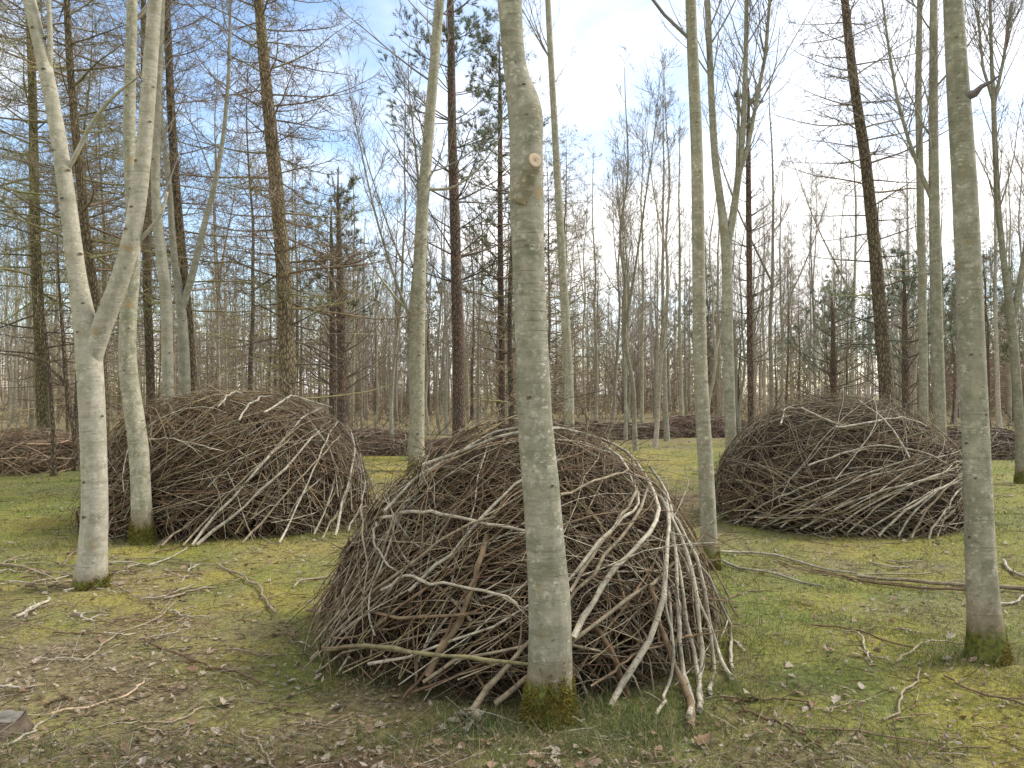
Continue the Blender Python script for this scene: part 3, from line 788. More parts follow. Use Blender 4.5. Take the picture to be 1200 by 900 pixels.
def pine_tree(name, label, px, d, height, seed, z0, zl, color=(1, 1, 1, 1), Lmax=1.9, spacing=0.5, dens=1.0, needle=0.12, nw=0.0055, green=(0.15, 0.175, 0.115), tint=TW_DARK, group=None):
    rng = np.random.default_rng(seed)
    rows = trunk_rows(px, d, height); base = np.array([rows[0, 0], d, float(gh(rows[0, 0], d))])
    root = thing(name, label, 'tree', base, group)
    b = MB(); P, R = trunk_mesh(b, rows, 70, 14, 0.05, seed)
    t = obj('trunk', b.mesh('trunk', M_PINE, base), root); t.color = color
    cb = MB(); nb = MB(); crown_pine(cb, nb, P, R, rng, z0, height - 0.3, zl, spacing, Lmax, tint, green, dens, needle, nw)
    c = obj('crown', cb.mesh('crown', M_TWIG, base), root)
    if nb.n: tag(obj('needles', nb.mesh('needles', M_NEEDLE, base, False), c), kind='stuff')
    return root
pine_tree('red_barked_pine', 'reddish-barked pine with upswept whorled limbs beside the leaning pale trunk', [(537, 520, 16), (538, 470, 14.5), (537, 400, 13.5), (535, 340, 12.5), (533, 250, 12), (530, 170, 10.5), (529, 80, 9), (528, 0, 8)], 18.0, 13.5, 401, 4.0, 6.0, Lmax=2.3, spacing=0.62, dens=0.8)
pine_tree('thin_red_pine', 'thin reddish pine between the whorled pine and the thick stub tree', [(588, 505, 8.5), (588, 430, 7.5), (587, 350, 7), (586, 250, 6), (586, 120, 5)], 22.0, 11.5, 411, 2.6, 4.0, Lmax=2.2, spacing=0.5, dens=0.7, green=(0.13, 0.135, 0.06))
pine_tree('bushy_young_pine', 'bushy young pine with grey-green tufts right of the leaning larch', [(401, 500, 12), (400, 430, 10), (399, 350, 9), (397, 280, 6), (396, 215, 2)], 17.0, 6.4, 421, 1.6, 3.0, Lmax=1.6, spacing=0.38, dens=0.55, green=(0.21, 0.20, 0.115))
pine_tree('young_pine', 'young dark pine close against the bushy young pine', [(390, 498, 9), (390, 420, 8), (389, 340, 6), (388, 260, 3)], 18.5, 5.8, 431, 1.7, 3.1, Lmax=1.4, spacing=0.4, dens=0.5, green=(0.18, 0.175, 0.10))
pine_tree('slim_dark_pine', 'slim dark pine stem behind the two-stemmed tree', [(881, 498, 8), (879, 400, 7.5), (878, 300, 7), (877, 200, 6), (877, 150, 5)], 17.5, 8.5, 441, 2.2, 7.6, Lmax=1.1, spacing=0.36, dens=0.6)
pine_tree('dense_green_pine', 'dense dark green pine behind the curved larch', [(1062, 490, 9), (1061, 420, 8), (1060, 340, 4), (1059, 312, 3)], 21.0, 5.2, 451, 1.2, 1.6, Lmax=2.2, spacing=0.40, dens=0.7)
pine_tree('spreading_green_pine', 'spreading green pine behind the top of the sweeping heap', [(978, 490, 8), (977, 430, 7), (976, 370, 4), (975, 356, 3)], 24.0, 4.5, 461, 1.2, 1.6, Lmax=2.3, spacing=0.40, dens=0.65)

# small saplings by the loose bank
for (px, d, sd, lab) in (([(63, 558, 6), (62, 500, 5), (58, 440, 4.5), (52, 380, 4), (46, 340, 3)], 14.2, 501, 'crooked thin sapling on the grass by the loose brushwood bank'),
                         ([(91, 552, 7), (88, 510, 6), (80, 470, 5.5), (76, 430, 5), (74, 390, 4), (70, 350, 3)], 15.0, 503, 'dark leaning sapling with an arching side branch near the ivy-dark larch'),
                         ([(80, 526, 4.5), (79, 480, 4), (77, 430, 3.5), (72, 380, 2.5)], 20.0, 505, 'thin upright sapling behind the leaning sapling')):
    rt, P, R, bs = broad_tree('sapling', lab, px, d, px and at_depth(px[-1][0], px[-1][1], d)[2] + 1.2, M_LARCH, sd, crown=dict(z0=1.2, n=14, L=1.3, ang=0.9, tint=TW_DARK, dens=0.6), S=8, n=30, moss=0.12 if sd != 505 else 0, mossn=300, color=(1.2, 1.1, 1, 1),
                              limbs=[dict(px=[(77, 450, 4), (60, 432, 3), (30, 418, 2.4), (0, 414, 1.6)], crown=False, n=16)] if sd == 503 else ())

# ------------------------------------------------------------------ the wood behind: prototypes and copies
def proto_pole(seed, H, r, fork=None, bend=0.3):
    rng = np.random.default_rng(seed)
    z = np.linspace(-0.1, H, 12)
    x = np.cumsum(rng.normal(0, bend * 0.09, 12)); y = np.cumsum(rng.normal(0, bend * 0.09, 12))
    x -= x[0]; y -= y[0]
    rad = r * (1 - 0.88 * (np.clip(z, 0, None) / H) ** 1.1); rad[0] *= 1.35
    rows = np.stack([x, y, z, rad], 1)
    root = thing('pole_tree', 'slim forked pale-barked pole tree in the crowded wood behind the heaps' if fork else 'slim single-stemmed pale-barked pole tree in the crowded wood behind the heaps', 'tree', (0, 0, 0), 'forked pole trees in the wood behind' if fork else 'single-stemmed pole trees in the wood behind')
    b = MB(); P, R = trunk_mesh(b, rows, 34, 8, 0.04, seed)
    cb = MB()
    axes = [(P, R, H * 0.24)]
    if fork:
        i = int(34 * fork); az = rng.random() * 6.28
        K = 12; q = grow(P[i:i + 1], np.array([[math.cos(az) * 0.45, math.sin(az) * 0.45, 1.0]]), np.array([H * (1 - fork) * 0.95]), K, 0.06, 0.03, rng)[0]
        LR = R[i] * np.linspace(0.8, 0.12, K); trunk_mesh(b, np.concatenate([q, LR[:, None]], 1), 20, 7, 0.03, seed + 1)
        axes.append((q, LR, q[1, 2]))
    obj('trunk', b.mesh('trunk', M_POLE), root)
    for (AP, AR, z0) in axes:
        crown_broad(cb, AP, AR, rng, z0, 34 if not fork else 24, 1.9, 0.6, (0.23, 0.195, 0.145), 0.9, 0.005)
    obj('crown', cb.mesh('crown', M_TWIG), root)
    return root
poles = [proto_pole(600 + i, h, r, f, b) for i, (h, r, f, b) in enumerate([(9.5, .062, None, .5), (10.5, .07, None, .8), (8.5, .055, None, 1.2), (11, .075, .42, .6), (9.0, .06, .34, 1.0), (12, .08, None, .5), (10, .06, .5, .9)])]

def proto_larch(seed, H, r, name='larch_tree'):
    rng = np.random.default_rng(seed)
    z = np.linspace(-0.1, H, 10); x = np.cumsum(rng.normal(0, 0.06, 10)); y = np.cumsum(rng.normal(0, 0.06, 10)); x -= x[0]; y -= y[0]
    rows = np.stack([x, y, z, r * (1.02 - 0.95 * np.clip(z, 0, None) / H)], 1); rows[0, 3] *= 1.3
    root = thing('larch_tree', 'bare dark larch with brown twigs in the crowded wood behind the heaps', 'tree', (0, 0, 0), 'larches in the wood behind')
    b = MB(); P, R = trunk_mesh(b, rows, 36, 9, 0.05, seed); obj('trunk', b.mesh('trunk', M_LARCH), root)
    cb = MB(); crown_larch(cb, P, R, rng, 0.9, H - 0.2, 100, 2.6, (0.23, 0.18, 0.12), 0.62, 0.006, H, 0.3)
    obj('crown', cb.mesh('crown', M_TWIG), root)
    return root
larches = [proto_larch(700 + i, h, r) for i, (h, r) in enumerate([(12, .085), (10.5, .07), (13, .095)])]

def proto_pine(seed, H, r, zl):
    rng = np.random.default_rng(seed)
    z = np.linspace(-0.1, H, 10); x = np.cumsum(rng.normal(0, 0.05, 10)); y = np.cumsum(rng.normal(0, 0.05, 10)); x -= x[0]; y -= y[0]
    rows = np.stack([x, y, z, r * (1.02 - 0.93 * np.clip(z, 0, None) / H)], 1); rows[0, 3] *= 1.3
    root = thing('pine_tree', 'pine with tufts of green needles in the crowded wood behind the heaps', 'tree', (0, 0, 0), 'pines in the wood behind')
    b = MB(); P, R = trunk_mesh(b, rows, 36, 9, 0.05, seed); obj('trunk', b.mesh('trunk', M_PINE), root)
    cb = MB(); nb = MB(); crown_pine(cb, nb, P, R, rng, 1.0, H - 0.2, zl, 0.5, 2.1, TW_BROWN, (0.18, 0.195, 0.125), 0.7, 0.15, 0.0065)
    c = obj('crown', cb.mesh('crown', M_TWIG), root)
    tag(obj('needles', nb.mesh('needles', M_NEEDLE, (0, 0, 0), False), c), kind='stuff')
    return root
pines = [proto_pine(800 + i, h, r, zl) for i, (h, r, zl) in enumerate([(7.5, .10, 2.2), (9.5, .12, 4.5)])]

def proto_shrub(seed, H):
    rng = np.random.default_rng(seed)
    root = thing('bare_shrub', 'bare brown many-stemmed shrub in the understorey behind the heaps', 'shrub', (0, 0, 0), 'bare shrubs in the understorey')
    n = 9; az = rng.random(n) * 6.28
    d = np.stack([np.cos(az) * 0.35, np.sin(az) * 0.35, np.ones(n)], 1); st = np.stack([np.cos(az) * 0.12, np.sin(az) * 0.12, np.full(n, -0.05)], 1)
    L = H * rng.uniform(0.6, 1.1, n)
    T = grow(st, d, L, 8, 0.03, 0.09, rng); TR = taper(n, 8, rng.uniform(0.012, 0.026, n), 0.25)
    b = MB(); b.tubes(T, TR, 5, tints(n, (0.20, 0.165, 0.115), 0.15, rng)); obj('stems', b.mesh('stems', M_TWIG), root)
    cb = MB(); p, dd, r, u, i = spawn(T, TR, 16, 0.15, 1.0, 0.8, rng)
    L2 = rng.uniform(0.4, 1.2, len(u)); B = grow(p, dd, L2, 5, 0.03, 0.1, rng); BR = taper(len(u), 5, 0.007, 0.4); t2 = tints(len(u), (0.20, 0.15, 0.105), 0.2, rng); cb.tubes(B, BR, 3, t2)
    p, dd, r, u, i = spawn(B, BR, 9, 0.1, 1.0, 0.8, rng)
    cb.ribbons(grow(p, dd, rng.uniform(0.15, 0.5, len(u)), 3, 0.02, 0.1, rng), taper(len(u), 3, 0.006, 0.5), t2[i], rng)
    obj('crown', cb.mesh('crown', M_TWIG), root)
    return root
shrubs = [proto_shrub(850, 3.2), proto_shrub(851, 4.2)]

used = set()
def put(protos, k, x, y, s, rot, color=None):
    rt = protos[k]; loc = (x, y, float(gh(x, y)) - 0.02)
    if id(rt) not in used:
        used.add(id(rt)); rt.location = loc; rt.rotation_euler = (0, 0, rot); rt.scale = (s,) * 3
        return rt
    return copy_thing(rt, loc, rot, s, color=color)
rg = random.Random(77)
def pole_col():
    g = rg.uniform(0.7, 1.15); return (g, g * rg.uniform(0.95, 1.0), g * rg.uniform(0.84, 0.98), 1)
taken = []
# poles whose feet show in the photograph
for (x, y) in ((460, 533), (479, 534), (502, 511), (517, 510), (524, 507), (560, 500), (698, 503), (715, 508), (733, 517), (745, 528), (767, 523), (782, 517), (752, 506), (831, 521), (868, 515), (897, 503), (955, 507), (984, 505), (998, 505), (1070, 506), (256, 505), (268, 503), (307, 505), (330, 510), (20, 500), (10, 503), (690, 500), (800, 503), (845, 507), (610, 503), (425, 505), (440, 507), (412, 503), (918, 500), (1120, 505), (1172, 508)):
    p = on_ground(x, y)
    put(poles, rg.randrange(len(poles)), p[0], p[1], rg.uniform(0.85, 1.12), rg.uniform(0, 6.28), pole_col()); taken.append((p[0], p[1]))
def scatter(n, d0, d1, mind, spread=0.74, accept=None):
    out = []; tries = 0
    while len(out) < n and tries < n * 60:
        tries += 1
        d = math.sqrt(rg.uniform(d0 * d0, d1 * d1)); x = rg.uniform(-1, 1) * (spread * d + 2.0)
        if accept and not accept(x, d): continue
        if all((x - a) ** 2 + (d - b) ** 2 > mind * mind for a, b in taken):
            taken.append((x, d)); out.append((x, d))
    return out
for (x, d) in scatter(8, 18.5, 32, 1.8, 0.76, lambda x, d: x / d < 0.1):
    put(larches, rg.randrange(3), x, d, rg.uniform(0.85, 1.1), rg.uniform(0, 6.28))
for (x, d) in scatter(46, 27, 62, 1.7):
    put(larches, rg.randrange(3), x, d, rg.uniform(0.8, 1.1), rg.uniform(0, 6.28))
for (x, d) in scatter(20, 32, 62, 1.8):
    put(pines, rg.randrange(2), x, d, rg.uniform(0.75, 1.15), rg.uniform(0, 6.28))
for (x, d) in scatter(42, 30, 64, 1.3):
    put(shrubs, rg.randrange(2), x, d, rg.uniform(0.8, 1.3), rg.uniform(0, 6.28))
for (x, d) in scatter(255, 25, 72, 1.2):
    put(poles, rg.randrange(len(poles)), x, d, rg.uniform(0.8, 1.2), rg.uniform(0, 6.28), pole_col())

def far_wood():
    rng = np.random.default_rng(909); b = MB(); n = 490
    d = np.sqrt(rng.uniform(66 ** 2, 140 ** 2, n)); x = rng.uniform(-1, 1, n) * (0.8 * d + 4)
    H = rng.uniform(7, 14, n)
    st = np.stack([x, d, gh(x, d) - 0.1], 1)
    T = grow(st, np.tile([0, 0, 1.0], (n, 1)) + rng.normal(0, 0.03, (n, 3)), H, 6, 0.1, 0.03, rng)
    TR = taper(n, 6, rng.uniform(0.06, 0.13, n), 0.15)
    b.tubes(T, TR, 4, tints(n, (0.19, 0.165, 0.125), 0.2, rng))
    p, dd, r, u, i = spawn(T, TR, 40, 0.04, 1.0, 1.1, rng)
    B = grow(p, dd, (2.6 - 1.7 * u) * rng.uniform(0.5, 1, len(u)), 4, 0.06, 0.08, rng); BR = taper(len(u), 4, 0.032, 0.4)
    tb = tints(n, (0.20, 0.16, 0.115), 0.25, rng)[i]
    b.ribbons(B, BR, tb, rng)
    p, dd, r, u, j = spawn(B, BR, 5, 0.15, 1.0, 0.85, rng)
    C = grow(p, dd, rng.uniform(0.3, 0.9, len(u)), 2, 0, 0.05, rng); b.ribbons(C, taper(len(u), 2, 0.034, 0.5), tb[j], rng)
    m = 520; d = np.sqrt(rng.uniform(42 ** 2, 100 ** 2, m)); x = rng.uniform(-1, 1, m) * (0.76 * d + 4)
    st = np.stack([x, d, gh(x, d) - 0.1], 1)
    T = grow(st, np.tile([0, 0, 1.0], (m, 1)) + rng.normal(0, 0.04, (m, 3)), rng.uniform(7, 12, m), 7, 0.1, 0.035, rng); TR = taper(m, 7, rng.uniform(0.035, 0.08, m), 0.2)
    tb = tints(m, (0.40, 0.36, 0.285), 0.18, rng); b.tubes(T, TR, 5, tb)
    p, dd, r, u, i = spawn(T, TR, 12, 0.35, 1.0, 0.6, rng)
    b.ribbons(grow(p, dd, (2.0 - 1.3 * u) * rng.uniform(0.5, 1, len(u)), 4, 0.08, 0.06, rng), taper(len(u), 4, 0.014, 0.4), tb[i] * 0.75, rng)
    o = obj('far_wood', b.mesh('far_wood', M_TWIG))
    tag(o, 'grey-brown mass of distant bare trees closing the view', 'wood', kind='stuff')
far_wood()

def undergrowth():
    rng = np.random.default_rng(919); b = MB(); n = 6000
    d = np.sqrt(rng.uniform(27 ** 2, 72 ** 2, n)); x = rng.uniform(-1, 1, n) * (0.76 * d + 3)
    dens = fbm(x * 0.22, d * 0.22, 66, 3); k = dens > 0.47; d = d[k]; x = x[k]; n = len(x)
    st = np.stack([x, d, gh(x, d)], 1)
    dr = rng.normal(0, 0.6, (n, 3)); dr[:, 2] = 1
    T = grow(st, dr, rng.uniform(0.4, 1.7, n), 5, -0.02, 0.15, rng); TR = taper(n, 5, 0.012, 0.5)
    tb = tints(n, (0.14, 0.10, 0.07), 0.25, rng); b.tubes(T, TR, 3, tb)
    p, dd, r, u, j = spawn(T, TR, 5, 0.2, 1.0, 0.9, rng)
    C = grow(p, dd, rng.uniform(0.15, 0.6, len(u)), 3, 0, 0.1, rng); b.ribbons(C, taper(len(u), 3, 0.009, 0.6), tb[j], rng)
    tag(obj('undergrowth', b.mesh('undergrowth', M_TWIG)), 'brown bare undergrowth filling the floor of the wood', 'undergrowth', kind='stuff')
undergrowth()

# ------------------------------------------------------------------ brush heaps
class Dome:
    def __init__(self, cx, cy, rx, ry, H, q, ql=None):
        self.c = np.array([cx, cy, float(gh(cx, cy)) - 0.02]); self.r = np.array([rx, ry, H]); self.q = q; self.ql = ql or q
    def scale(self, p):
        w = np.abs((p - self.c) / self.r); rho = np.sqrt(w[..., 0] ** 2 + w[..., 1] ** 2)
        side = 0.5 + 0.5 * ((p - self.c) / self.r)[..., 0] / np.maximum(rho, 1e-6)      # 0 on the -x side, 1 on the +x side
        q = self.ql + (self.q - self.ql) * side
        g = rho ** q + w[..., 2] ** q
        return np.maximum(g, 1e-6) ** (-1 / q)
    def proj(self, p, off):
        s = self.scale(p)
        out = self.c + (p - self.c) * (s * (1 - off))[..., None]
        return out
    def lump(self, p):
        a = np.arctan2(p[..., 1] - self.c[1], p[..., 0] - self.c[0])
        return 0.10 * (fbm(np.cos(a) * 1.6 + 5, np.sin(a) * 1.6 + (p[..., 2]) * 1.4, 77, 3) - 0.5) * 2
    def hit(self, px, py):
        r = ray(px, py); o = np.array([0, 0, CAM_H]); ts = np.linspace((self.c[1] - self.r[1] * 1.3) / r[1], (self.c[1] + self.r[1] * 0.6) / r[1], 240)
        pts = o[None] + ts[:, None] * r[None]
        s = 1 / self.scale(pts); s[pts[:, 2] < -0.02] = 9
        inside = np.where(s <= 1.02)[0]
        if len(inside): return pts[inside[0]]
        if pts[:, 2].min() < 0 and py > HORIZON + 40:
            k = np.argmin(np.abs(pts[:, 2] - 0.02)); 
            if s[max(k - 1, 0)] > 0: return on_ground(px, py) + np.array([0, 0, 0.02])
        return pts[np.argmin(s)]

def walk(D, start, d, L, K, off, rng, wob=0.06, free=None, sag=0.0, curl_s=0.13, splay=None):
    """paths that bend over the dome; free = fraction of length after which the tip springs loose"""
    M = len(start); off = off - D.lump(start)
    splay = np.zeros(M) if splay is None else splay
    p = D.proj(start, off - splay); d = norm(d.copy()); P = [p]
    step = (L / (K - 1))[:, None]
    fr = np.full(M, 2.0) if free is None else free
    curl = rng.normal(0, curl_s * 7.0 / K, (M, 1))
    for k in range(1, K):
        d = norm(d + rng.normal(0, wob, (M, 3)) + np.array([0, 0, -sag]))
        nrm = norm((p - D.c) / D.r ** 2); d = norm(d + curl * np.cross(nrm, d))
        q = p + d * step
        pr = D.proj(q, off - splay * max(0.0, 1 - k / (K - 1) / 0.32))
        loose = (k / (K - 1) > fr)[:, None]
        q = np.where(loose, q * 0.86 + pr * 0.14, pr)
        d = norm((q - p) * 0.8 / step + d * 0.2)
        p = q; P.append(p)
    return np.stack(P, 1)

PAL = np.array([(0.33, 0.295, 0.22), (0.235, 0.19, 0.125), (0.185, 0.128, 0.074), (0.125, 0.077, 0.043), (0.165, 0.145, 0.072), (0.145, 0.085, 0.053)])

def heap_starts(D, n, rng, face=0.7, zmax=0.55):
    """points spread over the dome, more on the side towards the clearing"""
    a = np.where(rng.random(n) < face, rng.uniform(-math.pi, 0, n), rng.uniform(0, math.pi, n))
    z = rng.random(n) * zmax
    rad = (1 - z ** D.q) ** (1 / D.q)
    return D.c + D.r * np.stack([np.cos(a) * rad, np.sin(a) * rad, z], 1), a

def tangent_dirs(D, p, ang):
    """unit directions on the surface: ang measured from the horizontal (screen right) towards up"""
    n = norm((p - D.c) / D.r ** 2)
    h = norm(np.cross(np.array([0, 0, 1.0]), n))        # for a front point this is +x
    v = np.cross(n, h)
    return np.cos(ang)[:, None] * h + np.sin(ang)[:, None] * v

def build_heap(name, label, D, seed, nst, nmass, flow, rmax=0.013, pal_w=(0.3, 0.25, 0.2, 0.1, 0.1, 0.05), explicit=(), thick=1.0, mass_t=(0.13, 0.092, 0.06), top_t=(0.24, 0.19, 0.115), Lr=(1.0, 2.6), group=None):
    rng = np.random.default_rng(seed)
    root = thing(name, label, 'brush heap', D.c, group)
    # the tangled mass
    b = MB()
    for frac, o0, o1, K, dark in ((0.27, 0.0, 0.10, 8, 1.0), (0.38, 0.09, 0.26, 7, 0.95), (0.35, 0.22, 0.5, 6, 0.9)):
        n = int(nmass * frac); st, a = heap_starts(D, n, rng, 0.66, 0.93)
        ang = np.where(rng.random(n) < 0.3, flow(st, rng), rng.uniform(-math.pi, math.pi, n))
        L = rng.uniform(0.7, Lr[1] * 0.8, n)
        P = walk(D, st, tangent_dirs(D, st, ang), L, K, rng.uniform(o0, o1, n), rng, 0.16, np.where(rng.random(n) < 0.2, rng.uniform(0.5, 0.9, n), 2.0))
        r0 = thick * rng.uniform(0.0022, 0.0062, n) * (1.15 if dark < 1 else 1)
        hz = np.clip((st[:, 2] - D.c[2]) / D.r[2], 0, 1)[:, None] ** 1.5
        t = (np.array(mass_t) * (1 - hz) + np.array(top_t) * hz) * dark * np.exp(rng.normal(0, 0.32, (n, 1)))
        pale = rng.random(n) < 0.07 * (1 if dark == 1.0 else 0.3)
        t[pale] = PAL[rng.integers(0, 2, pale.sum())] * rng.uniform(0.7, 1.0, (pale.sum(), 1))
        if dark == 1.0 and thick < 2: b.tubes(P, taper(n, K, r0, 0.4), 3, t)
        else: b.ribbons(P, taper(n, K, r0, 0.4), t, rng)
        if dark == 1.0:                                    # side twigs
            p, d, r, u, i = spawn(P, taper(n, K, r0, 0.4), 2, 0.2, 1.0, 0.7, rng)
            T = grow(p, d, rng.uniform(0.08, 0.35, len(p)), 3, 0, 0.12, rng)
            b.ribbons(T, taper(len(p), 3, thick * 0.0022, 0.5), t[i], rng)
    if thick < 2:                                          # long thin rods bent over the outside
        n = 230; st, a = heap_starts(D, n, rng, 0.85, 0.45); K = 12
        P = walk(D, st, tangent_dirs(D, st, np.where(rng.random(n) < 0.6, flow(st, rng), rng.uniform(0, math.pi, n))), rng.uniform(Lr[0] * 1.2, Lr[1] * 1.1, n), K, rng.uniform(-0.03, 0.06, n), rng, 0.09,
                 np.where(rng.random(n) < 0.3, rng.uniform(0.7, 0.95, n), 2.0), curl_s=0.2, splay=np.where(st[:, 2] - D.c[2] < 0.2 * D.r[2], rng.uniform(0.0, 0.1, n), 0.0))
        b.tubes(P, taper(n, K, thick * rng.uniform(0.0024, 0.005, n), 0.4), 4, PAL[rng.choice(len(PAL), n, p=(0.18, 0.32, 0.28, 0.08, 0.1, 0.04))] * np.exp(rng.normal(0, 0.15, (n, 1))))
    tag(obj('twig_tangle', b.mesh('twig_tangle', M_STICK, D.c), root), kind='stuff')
    # the sticks one can tell apart
    n = nst - len(explicit)
    st, a = heap_starts(D, n, rng, 0.85, 0.5)
    ang = np.where(rng.random(n) < 0.72, flow(st, rng), rng.uniform(-math.pi, math.pi, n))
    L = rng.uniform(Lr[0], Lr[1], n); K = 10
    P = walk(D, st, tangent_dirs(D, st, ang), L, K, rng.uniform(-0.03, 0.05, n), rng, 0.11, np.where(rng.random(n) < 0.34, rng.uniform(0.55, 0.92, n), 2.0), splay=np.where(st[:, 2] - D.c[2] < 0.22 * D.r[2], rng.uniform(0.0, 0.10, n), 0.0))
    P[:, 1:-1] += rng.normal(0, 0.007, P[:, 1:-1].shape)
    r0 = rmax * (0.26 + 0.74 * rng.random(n) ** 2.6)
    ti = PAL[rng.choice(len(PAL), n, p=pal_w)] * np.exp(rng.normal(0, 0.15, (n, 1)))
    for k in range(n):
        sbd = MB(); R = r0[k] * np.linspace(1, 0.28, K) * (1 + rng.normal(0, 0.07, K))
        sbd.tubes(P[k], R, 5, ti[k], True)
        if rng.random() < 0.75:
            nt = int(rng.integers(1, 5))
            p, d, r, u, i = spawn(P[k:k + 1], R[None], nt, 0.25, 0.97, 0.55, rng)
            sbd.tubes(grow(p, d, rng.uniform(0.08, 0.5, nt), 4, 0, 0.13, rng), taper(nt, 4, r0[k] * rng.uniform(0.25, 0.5), 0.4), 3, ti[k])
        o_ = P[k, 0]
        so = obj('stick', sbd.mesh('stick', M_STICK, o_), root); so.location = o_ - D.c
    for e in explicit:
        pts = np.array([D.hit(x, y) + np.array([0, -e.get('out', 0.03), 0.0]) for (x, y) in e['px']])
        K2 = e.get('K', 14); w = np.asarray(e['w']) * 0.72; dm = float(pts[:, 1].mean())
        rr = 0.5 * np.asarray(w) * dm / F_PX
        rows = dense(np.concatenate([pts, np.linspace(rr[0], rr[1], len(pts))[:, None]], 1), K2 * 3)[::3]
        rows[:, :3] += rng.normal(0, 0.005, rows[:, :3].shape); rows[:, 0] += 0.022 * np.sin(np.linspace(0, rng.uniform(4, 9), len(rows)) + rng.random() * 6)
        rows[:, 3] *= rng.uniform(0.7, 1.12) * (1 + rng.normal(0, 0.10, len(rows)))
        sbd = MB(); t = PAL[e.get('c', 0)] * rng.uniform(0.9, 1.1)
        sbd.tubes(rows[:, :3], rows[:, 3], 7, t, True)
        if True:
            p, d, r, u, i = spawn(rows[None, :, :3], rows[None, :, 3], e.get('twig', 0) + 3, 0.15, 0.95, 0.6, rng)
            d[:, 1] = -np.abs(d[:, 1]) * 0.4
            sbd.tubes(grow(p, norm(d), np.where(rng.random(len(p)) < 0.5, 0.025, rng.uniform(0.06, 0.35, len(p))), 4, 0, 0.12, rng), taper(len(p), 4, rr.mean() * 0.45, 0.4), 4, t)
        o_ = rows[0, :3]; so = obj('stick', sbd.mesh('stick', M_STICK, o_), root); so.location = o_ - D.c
    return root

